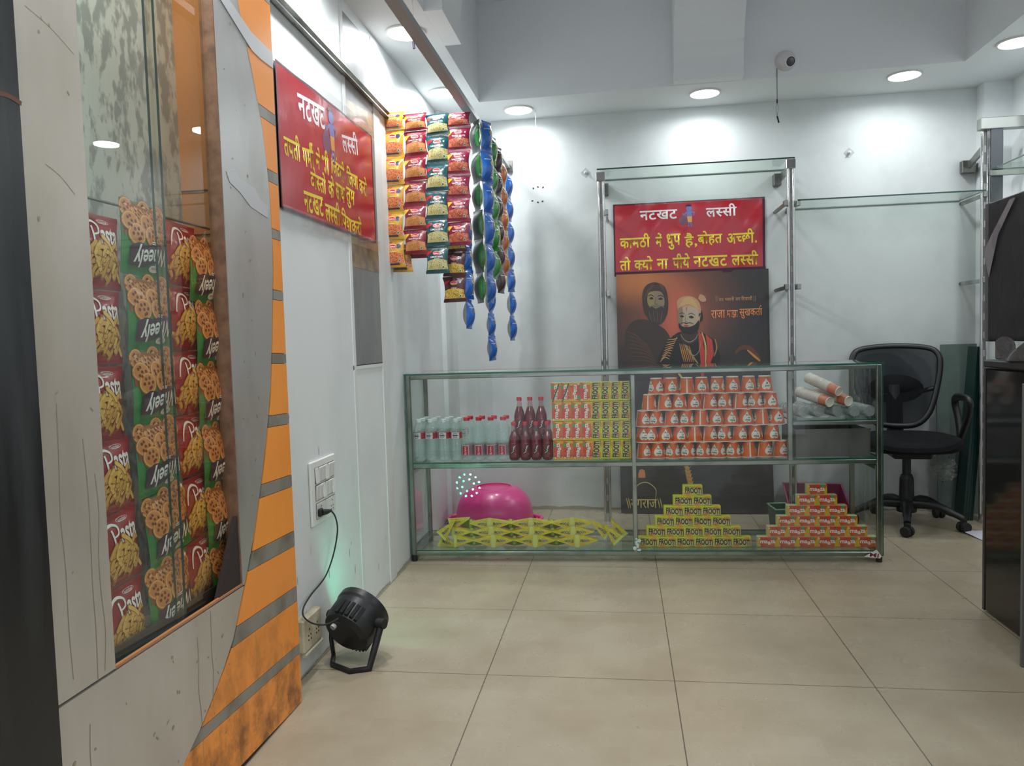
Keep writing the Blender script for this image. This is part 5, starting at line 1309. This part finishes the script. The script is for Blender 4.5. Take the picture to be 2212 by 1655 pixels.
# ================================================================ STAGE LIGHT ON THE FLOOR
AX = Vector((.30, .84, .46)).normalized(); HX = Vector((.94, -.335, 0)).normalized(); VX = HX.cross(AX).normalized()*-1
VX = AX.cross(HX).normalized()*-1 if AX.cross(HX).z < 0 else AX.cross(HX).normalized()
PC = Vector((-.925, 2.50, .142))
RM = Matrix((HX, VX, AX)).transposed().to_4x4()            # local z looks out of the lamp
R4 = Matrix.Translation(PC) @ RM
pl_ = thing('stage_light', 'round black stage light tilted on its yoke on the floor by the left wall', 'stage light', (PC.x, PC.y, 0))
def addpart(b, nm, m): o = b.build(nm, m); o.parent = pl_; o.matrix_parent_inverse = Matrix.Translation((-PC.x, -PC.y, 0)); return o
b = MB(); b.lathe([(0, -.075), (.066, -.075), (.084, -.062), (.092, -.030), (.094, .020), (.098, .030), (.098, .052), (.092, .056)], 36, X=R4)
addpart(b, 'housing', black_plastic)
b = MB()
for k in range(5):
    a = PI/2-.42+.21*k-.35
    X = R4 @ Matrix.Rotation(a, 4, 'Z'); b.box((.078, -.006, -.058), (.096, .006, -.004), 0, .001, X)
addpart(b, 'vent_slots', black_slot)['kind'] = 'stuff'
b = MB()
for k in range(9):
    X = R4 @ Matrix.Rotation(-2.4+.16*k, 4, 'Z'); b.box((.088, -.003, -.055), (.100, .003, .018), 0, .001, X)
addpart(b, 'cooling_fins', black_plastic)
b = MB(); b.disc(.091, .0545, 36, 0, R4); addpart(b, 'front_plate', black_slot)
led_c = M('lit green LED', (120, 255, 200), .4, emit=75, ecol=(70, 255, 180)); led_w = M('lit white LED', (230, 255, 255), .4, emit=75, ecol=(150, 250, 255))
b1, b2 = MB(), MB()
for n_, rr_ in ((12, .074), (6, .040)):
    for k in range(n_):
        a = 2*PI*k/n_+.2; X = R4 @ Matrix.Translation((rr_*math.cos(a), rr_*math.sin(a), .0553))
        (b2 if (math.cos(a) > .2) else b1).disc(.0068, .001, 10, 0, X)
addpart(b1, 'green_leds', led_c)['kind'] = 'stuff'; addpart(b2, 'white_leds', led_w)['kind'] = 'stuff'
b = MB()
L_, R_ = PC-HX*.108, PC+HX*.108
dn = Vector((-.02, -.10, 0)); zf = .008
A_, B_ = Vector((L_.x+.012, L_.y-.03, zf)), Vector((R_.x-.03, R_.y-.055, zf)); C_ = (A_+B_)/2+Vector((-.035, -.075, 0))
path = [L_, L_*.45+A_*.55+Vector((0, -.015, 0)), A_, C_*.5+A_*.5+Vector((.0, -.012, 0)), C_*.5+B_*.5+Vector((0, -.012, 0)), B_, R_*.45+B_*.55, R_]
b.tube(path, .0075, 8, flat=1.6); addpart(b, 'yoke', black_plastic)
b = MB(); b.cyl(L_-HX*.012, L_+HX*.02, .017, 12); addpart(b, 'pivot_knob', rubber); b = MB(); b.cyl(R_-HX*.02, R_+HX*.014, .017, 12); addpart(b, 'pivot_knob', rubber)
b = MB(); Xc = R4 @ Matrix.Translation((-.02, .045, -.076)); b.lathe([(.010, -.012), (.010, .0), (.007, .002)], 10, 0, X=Xc); addpart(b, 'cable_gland', M('pale gland', (190, 190, 186), .4))

# ================================================================ BEHIND THE COUNTER
pink = M('pink plastic', (226, 60, 140), .3, 0, .5, coat=.25); pink_d = M('plum plastic', (112, 36, 66), .42); green_d = M('dark green plastic', (52, 84, 62), .45)
pc0 = on(1069, 1120, 1, 4.46)
t = thing('basin', 'large pink plastic basin lying upside down behind the counter', 'basin', (pc0.x, 4.46, 0))
MB().lathe(smoothpath([(.245, .030), (.262, .020), (.264, .008), (.250, .0), (.240, .010), (.232, .03), (.222, .10), (.198, .16), (.150, .205), (.112, .218), (.106, .222), (.100, .222), (.096, .214), (0, .212)], 5), 64).build('bowl', pink, t)
for s_ in (-1, 1): MB().tube(smoothpath([(s_*.232, -.06, .035), (s_*.272, -.04, .030), (s_*.280, 0, .030), (s_*.272, .04, .030), (s_*.232, .06, .035)], 4), .011, 8).build('handle', pink, t)
cx_ = on(1775, 1085, 1, 4.56).x
t = thing('crate', 'dark pink plastic crate on the floor behind the orange carton pyramid', 'crate', (cx_-.01, 4.66, 0), (0, 0, -.08))
b = MB(); w2, d2_, h2 = .165, .13, .17
for (a, c_) in (((-w2, -d2_), (w2, -d2_)), ((w2, -d2_), (w2, d2_)), ((w2, d2_), (-w2, d2_)), ((-w2, d2_), (-w2, -d2_))):
    k1, k2 = .86, 1.0; hz0 = .085 if a[1] < 0 and c_[1] < 0 else h2; hz1 = hz0
    z0 = .085 if a[1] < 0 else h2; z1 = .085 if c_[1] < 0 else h2
    P_ = [(a[0]*k1, a[1]*k1, .004), (c_[0]*k1, c_[1]*k1, .004), (c_[0], c_[1], z1), (a[0], a[1], z0)]
    I_ = [(p[0]*.96, p[1]*.96, p[2]) for p in P_]
    b.add(P_+I_, [(0, 1, 2, 3), (5, 4, 7, 6), (3, 2, 6, 7)])
b.add([(-w2*.86, -d2_*.86, .004), (w2*.86, -d2_*.86, .004), (w2*.86, d2_*.86, .004), (-w2*.86, d2_*.86, .004)], [(0, 1, 2, 3)])
b.build('tub', pink_d, t)
rim = [(-w2, -d2_, .085), (w2, -d2_, .085), (w2, d2_, h2), (-w2, d2_, h2)]
MB().tube(rim, .007, 8, closed=True).build('rim', M('faded plum rim', (140, 70, 96), .4), t)
gx = on(1690, 1110, 1, 4.42).x
t = thing('crate', 'small dark green plastic crate half hidden behind a chrome upright', 'crate', (gx-.02, 4.36, 0), (0, 0, .1))
b = MB()
for (a, c_) in (((-.05, -.08), (.05, -.08)), ((.05, -.08), (.05, .08)), ((.05, .08), (-.05, .08)), ((-.05, .08), (-.05, -.08))):
    P_ = [(a[0]*.8, a[1]*.9, .003), (c_[0]*.8, c_[1]*.9, .003), (c_[0], c_[1], .125), (a[0], a[1], .125)]; I_ = [(p[0]*.95, p[1]*.95, p[2]) for p in P_]
    b.add(P_+I_, [(0, 1, 2, 3), (5, 4, 7, 6), (3, 2, 6, 7)])
b.add([(-.04, -.072, .003), (.04, -.072, .003), (.04, .072, .003), (-.04, .072, .003)], [(0, 1, 2, 3)])
b.build('tub', green_d, t); MB().tube([(-.05, -.08, .125), (.05, -.08, .125), (.05, .08, .125), (-.05, .08, .125)], .005, 8, closed=True).build('rim', M('pale green rim', (120, 160, 120), .45), t)

# ---- office chair
mesh_net = GL('chair net', (175, 177, 180), 1.05, .5, .5, hcol=(40, 41, 44)); fabric = M('black seat fabric', (17, 17, 19), .95, 0, .2, bump=(240, .3, .002))
HC = Vector((1.545, 4.475, 0))
t = thing('office_chair', 'black mesh-back office chair on castors right of the counter', 'chair', tuple(HC), (0, 0, -.10))
sp = []
for k in range(28):
    a = 2*PI*k/28; sp.append((.255*abs(math.cos(a))**.75*(1 if math.cos(a) >= 0 else -1), .235*abs(math.sin(a))**.75*(1 if math.sin(a) >= 0 else -1)))
b = MB(); vs = []; lv = [(.90, .425), (1.0, .440), (1.02, .470), (.98, .492), (.80, .505), (.4, .508)]
for (k, z) in lv: vs += [(x*k, y*k-.02, z-(.03*max(0, -y-.16)/.07 if z > .45 else 0)) for x, y in sp]
n_ = len(sp)
for j in range(len(lv)-1): b.add(vs[j*n_:(j+2)*n_], [(i, (i+1) % n_, n_+(i+1) % n_, n_+i) for i in range(n_)], 0, True)
b.add(vs[:n_], [tuple(range(n_))[::-1]]); b.add(vs[-n_:], [tuple(range(n_))], 0, True); b.build('seat', fabric, t)
MB().box((-.10, -.14, .385), (.10, .12, .428), 0, .012).build('seat_mechanism', black_plastic, t)
def by(z, x): return .215+.10*(z-.55)/.42+.10*(x/.23)**2*-.5
out = [(-.10, .535), (-.165, .60), (-.205, .72), (-.232, .86), (-.225, .935), (-.17, .972), (0, .985), (.17, .972), (.225, .935), (.232, .86), (.205, .72), (.165, .60), (.10, .535), (0, .525)]
op = smoothpath(out+[out[0]], 4)[:-1]
MB().tube([(x, by(z, x), z) for x, z in op], .017, 8, closed=True, flat=.8).build('back_frame', black_plastic, t)
cz_ = .76; n_ = len(op); vs = []
for k in (1.0, .66, .33): vs += [(x*k, by(cz_+(z-cz_)*k, x*k)+.004, cz_+(z-cz_)*k) for x, z in op]
vs.append((0, by(cz_, 0)+.004, cz_))
fs = [(r*n_+i, r*n_+(i+1) % n_, (r+1)*n_+(i+1) % n_, (r+1)*n_+i) for r in range(2) for i in range(n_)]+[(2*n_+i, 2*n_+(i+1) % n_, 3*n_) for i in range(n_)]
MB().add(vs, fs, 0, True).build('back_net', mesh_net, [q for q in t.children if q.name.startswith('back_frame')][0])
lp = [(.15*math.cos(a*PI/12), .085*math.sin(a*PI/12)) for a in range(24)]; vs = []
for k, d in ((1.0, .012), (.9, .03), (.5, .038)): vs += [(x*k, by(.73, x*k)+d, .735+z*k) for x, z in lp]
b = MB().add(vs, [(r*24+i, r*24+(i+1) % 24, (r+1)*24+(i+1) % 24, (r+1)*24+i) for r in range(2) for i in range(24)]+[tuple(range(48, 72))]+[tuple(range(24))[::-1]], 0, True); b.build('lumbar_pad', fabric, t)
MB().tube(smoothpath([(0, .05, .40), (0, .20, .41), (0, .255, .50), (0, .275, .66), (0, .28, .76)], 5), .028, 8, flat=1.6).build('back_stem', black_plastic, t)
for s_ in (-1, 1): MB().tube(smoothpath([(s_*.04, .27, .70), (s_*.12, .265, .715), (s_*.20, .235, .74)], 5), .014, 8).build('frame_strut', black_plastic, t)
for s_ in (-1, 1):
    MB().tube(smoothpath([(s_*.20, .05, .415), (s_*.275, .05, .44), (s_*.285, .09, .56), (s_*.275, .12, .66), (s_*.27, .07, .70), (s_*.27, -.10, .705), (s_*.275, -.13, .675), (s_*.285, -.06, .60), (s_*.285, .03, .50), (s_*.28, .05, .44)], 5), .015, 8, flat=1.5).build('armrest', black_plastic, t)
MB().cyl((0, 0, .20), (0, 0, .39), .022, 14).build('gas_column', black_plastic, t); MB().lathe([(.030, .10), (.040, .12), (.036, .26), (.028, .28)], 18).build('column_sleeve', black_plastic, t)
MB().lathe([(.05, .075), (.052, .09), (.045, .135), (.03, .145)], 18).build('base_hub', black_plastic, t)
for k in range(5):
    a = -PI/2-.22+k*2*PI/5; c_, s_ = math.cos(a), math.sin(a)
    MB().tube(smoothpath([(.03*c_, .03*s_, .12), (.14*c_, .14*s_, .125), (.24*c_, .24*s_, .09), (.28*c_, .28*s_, .072)], 4), [.026]*4+[.022]*4+[.018]*5, 8).build('base_leg', black_plastic, t); leg_ = [q for q in t.children if q.name.startswith('base_leg')][-1]
    X = Matrix.Translation((.282*c_, .282*s_, .028)) @ Matrix.Rotation(a+1.0, 4, 'Z'); b = MB()
    for q_ in (-.016, .016): b.lathe([(0, -.010), (.026, -.010), (.028, 0), (.026, .010), (0, .010)], 18, X=X @ Matrix.Translation((0, q_, 0)) @ Matrix.Rotation(PI/2, 4, 'X'))
    b.box((-.020, -.005, .005), (.020, .005, .045), 0, .004, X); b.build('castor', rubber, leg_)
bag = GL('thin clear bag', (244, 244, 244), 1.45, .2, .05, bump=(40, 1, .01))
b_ = MB().lathe([(.0, -.07), (.035, -.06), (.052, -.04), (.06, -.02), (.068, 0), (.07, .02), (.05, .05), (.03, .06)], 20)
b_.v = [(x*(1+rnd.uniform(-.28, .2)), y*(1+rnd.uniform(-.28, .2)), z+rnd.uniform(-.012, .012)) for x, y, z in b_.v]
MB().add(b_.v, b_.f, 0, True, Matrix.Translation((HC.x+.17, HC.y-.05, .325))).build('plastic_bag', bag)
tag(bpy.data.objects['plastic_bag'], 'crumpled clear plastic bag caught under the chair seat', 'bag')

# ---- glass sheets leaning in the corner
frost = M('grey green glass sheet', (104, 120, 112), .3, 0, .4, var=(1.6, (88, 100, 95), .4, .65)); frost_e = M('dark sheet edge', (20, 48, 46), .25)
def sheet(x0, x1, y0, z1, lean, lb, th=.008):
    o = MB().box((x0, -th/2, 0), (x1, th/2, z1), 0, side=1).build('glass_sheet', [frost, frost_e], None, (0, y0, .001), (-lean, 0, 0)); tag(o, lb, 'glass sheet'); return o
sheet(1.835, 2.03, 4.745, .985, .035, 'tall grey green glass sheet leaning in the right corner'); sheet(1.80, 1.87, 4.715, .765, .040, 'shorter grey green glass sheet leaning in front of the tall one')
for k in range(4):
    o = MB().box((0, -.12, 0), (.012, .0, .975-.004*k), 0).build('glass_sheet', [frost_e], None, (1.875+k*.0135, 4.69, .001), (0, .075, 0)); tag(o, 'dark edge-on glass sheet, %s from the left beside the black cabinet' % ORD[k+1], 'glass sheet')
g = rect(0, 0, .17, .22, 6, 6)
b = MB(); b.add([(x, y, .002+.010*math.sin(18*x+6*y)**2) for x, y in g[0]], g[1], 0, True)
tag(b.build('paper_sheet', M('white paper', (206, 204, 216), .7), None, (1.80, 4.10, 0), (0, 0, .2)), 'curled white paper on the floor behind the black cabinet', 'paper')

# ---- black cabinet with the wrapped screen
t = thing('fridge', 'glossy black cabinet fridge standing at the right edge', 'fridge', (1.35, 3.11, 0))
MB().box((0, -1.0, .004), (.55, 0, .93), 0, .006).build('body', black_gloss, t)
MB().box((-.004, -1.004, .932), (.56, .004, .962), 0, .006).build('top_slab', M('black top', (34, 33, 34), .3), t)
MB().box((-.0035, -.012, .006), (.006, .0025, .93), 0, .001).build('corner_trim', M('dull corner trim', (84, 80, 80), .35, .6), t)
wrap_black = M('black screen in plastic', (18, 19, 22), .5, 0, .25, bump=(9, .5, .02))
t = thing('wrapped_screen', 'black flat screen in wrinkled plastic film standing on the cabinet fridge', 'screen', (1.352, 3.10, .964))
MB().box((0, -.92, .068), (.014, .012, .575), 0, .004).build('screen_panel', wrap_black, t)
MB().box((-.002, -.012, .066), (.045, .016, .578), 0, .004).build('side_frame', M('screen side grey', (84, 84, 86), .4), t)
fw = GL('screen film', (240, 240, 244), 1.3, .12, .02, bump=(12, .8, .02))
g = rect(-.92, .08, .01, .57, 26, 16)
b = MB(); b.add([(-.006-.004*math.sin(31*y+17*z)*math.sin(23*z-9*y), y, z) for y, z in g[0]], g[1], 0, True); b.build('film', fw, t)
b = MB(); b.add([(-.007, .012, .40), (-.0075, -.05, .455), (-.0075, -.18, .56), (-.0075, -.22, .56), (-.0075, -.10, .45), (-.007, -.03, .30)], [(0, 1, 4, 5), (1, 2, 3, 4)], 0); b.build('film_fold', M('pale film fold', (120, 120, 126), .3), t)
MB().box((.01, -.10, .0), (.03, -.04, .07), 0, .004).build('stand_leg', steel, t); MB().box((.0, -.62, .0), (.16, -.14, .014), 0, .004).build('stand_foot', black_plastic, t)
g = rect(-.34, .0, -.10, .085, 14, 6)
b = MB(); b.add([(1.340+.012*math.sin(40*y+30*z), 3.08+y, .9645+z*(.75+.25*math.sin(33*y))) for y, z in g[0]], g[1], 0, True)
tag(b.build('plastic_wrap', M('smoky crumpled wrap', (74, 74, 78), .2, bump=(50, .8, .01), coat=.5)), 'crumpled smoky plastic wrap under the screen on the cabinet', 'plastic wrap')
pp_ = on(2206.5, 1000, 1, 2.60).x
o = MB().box((pp_, 2.592, 0), (1.345, 2.602, .905), 0, .002).build('metal_panel', M('grey metal sheet', (122, 124, 122), .4, .7)); tag(o, 'upright grey metal sheet cut by the right edge of view', 'panel')
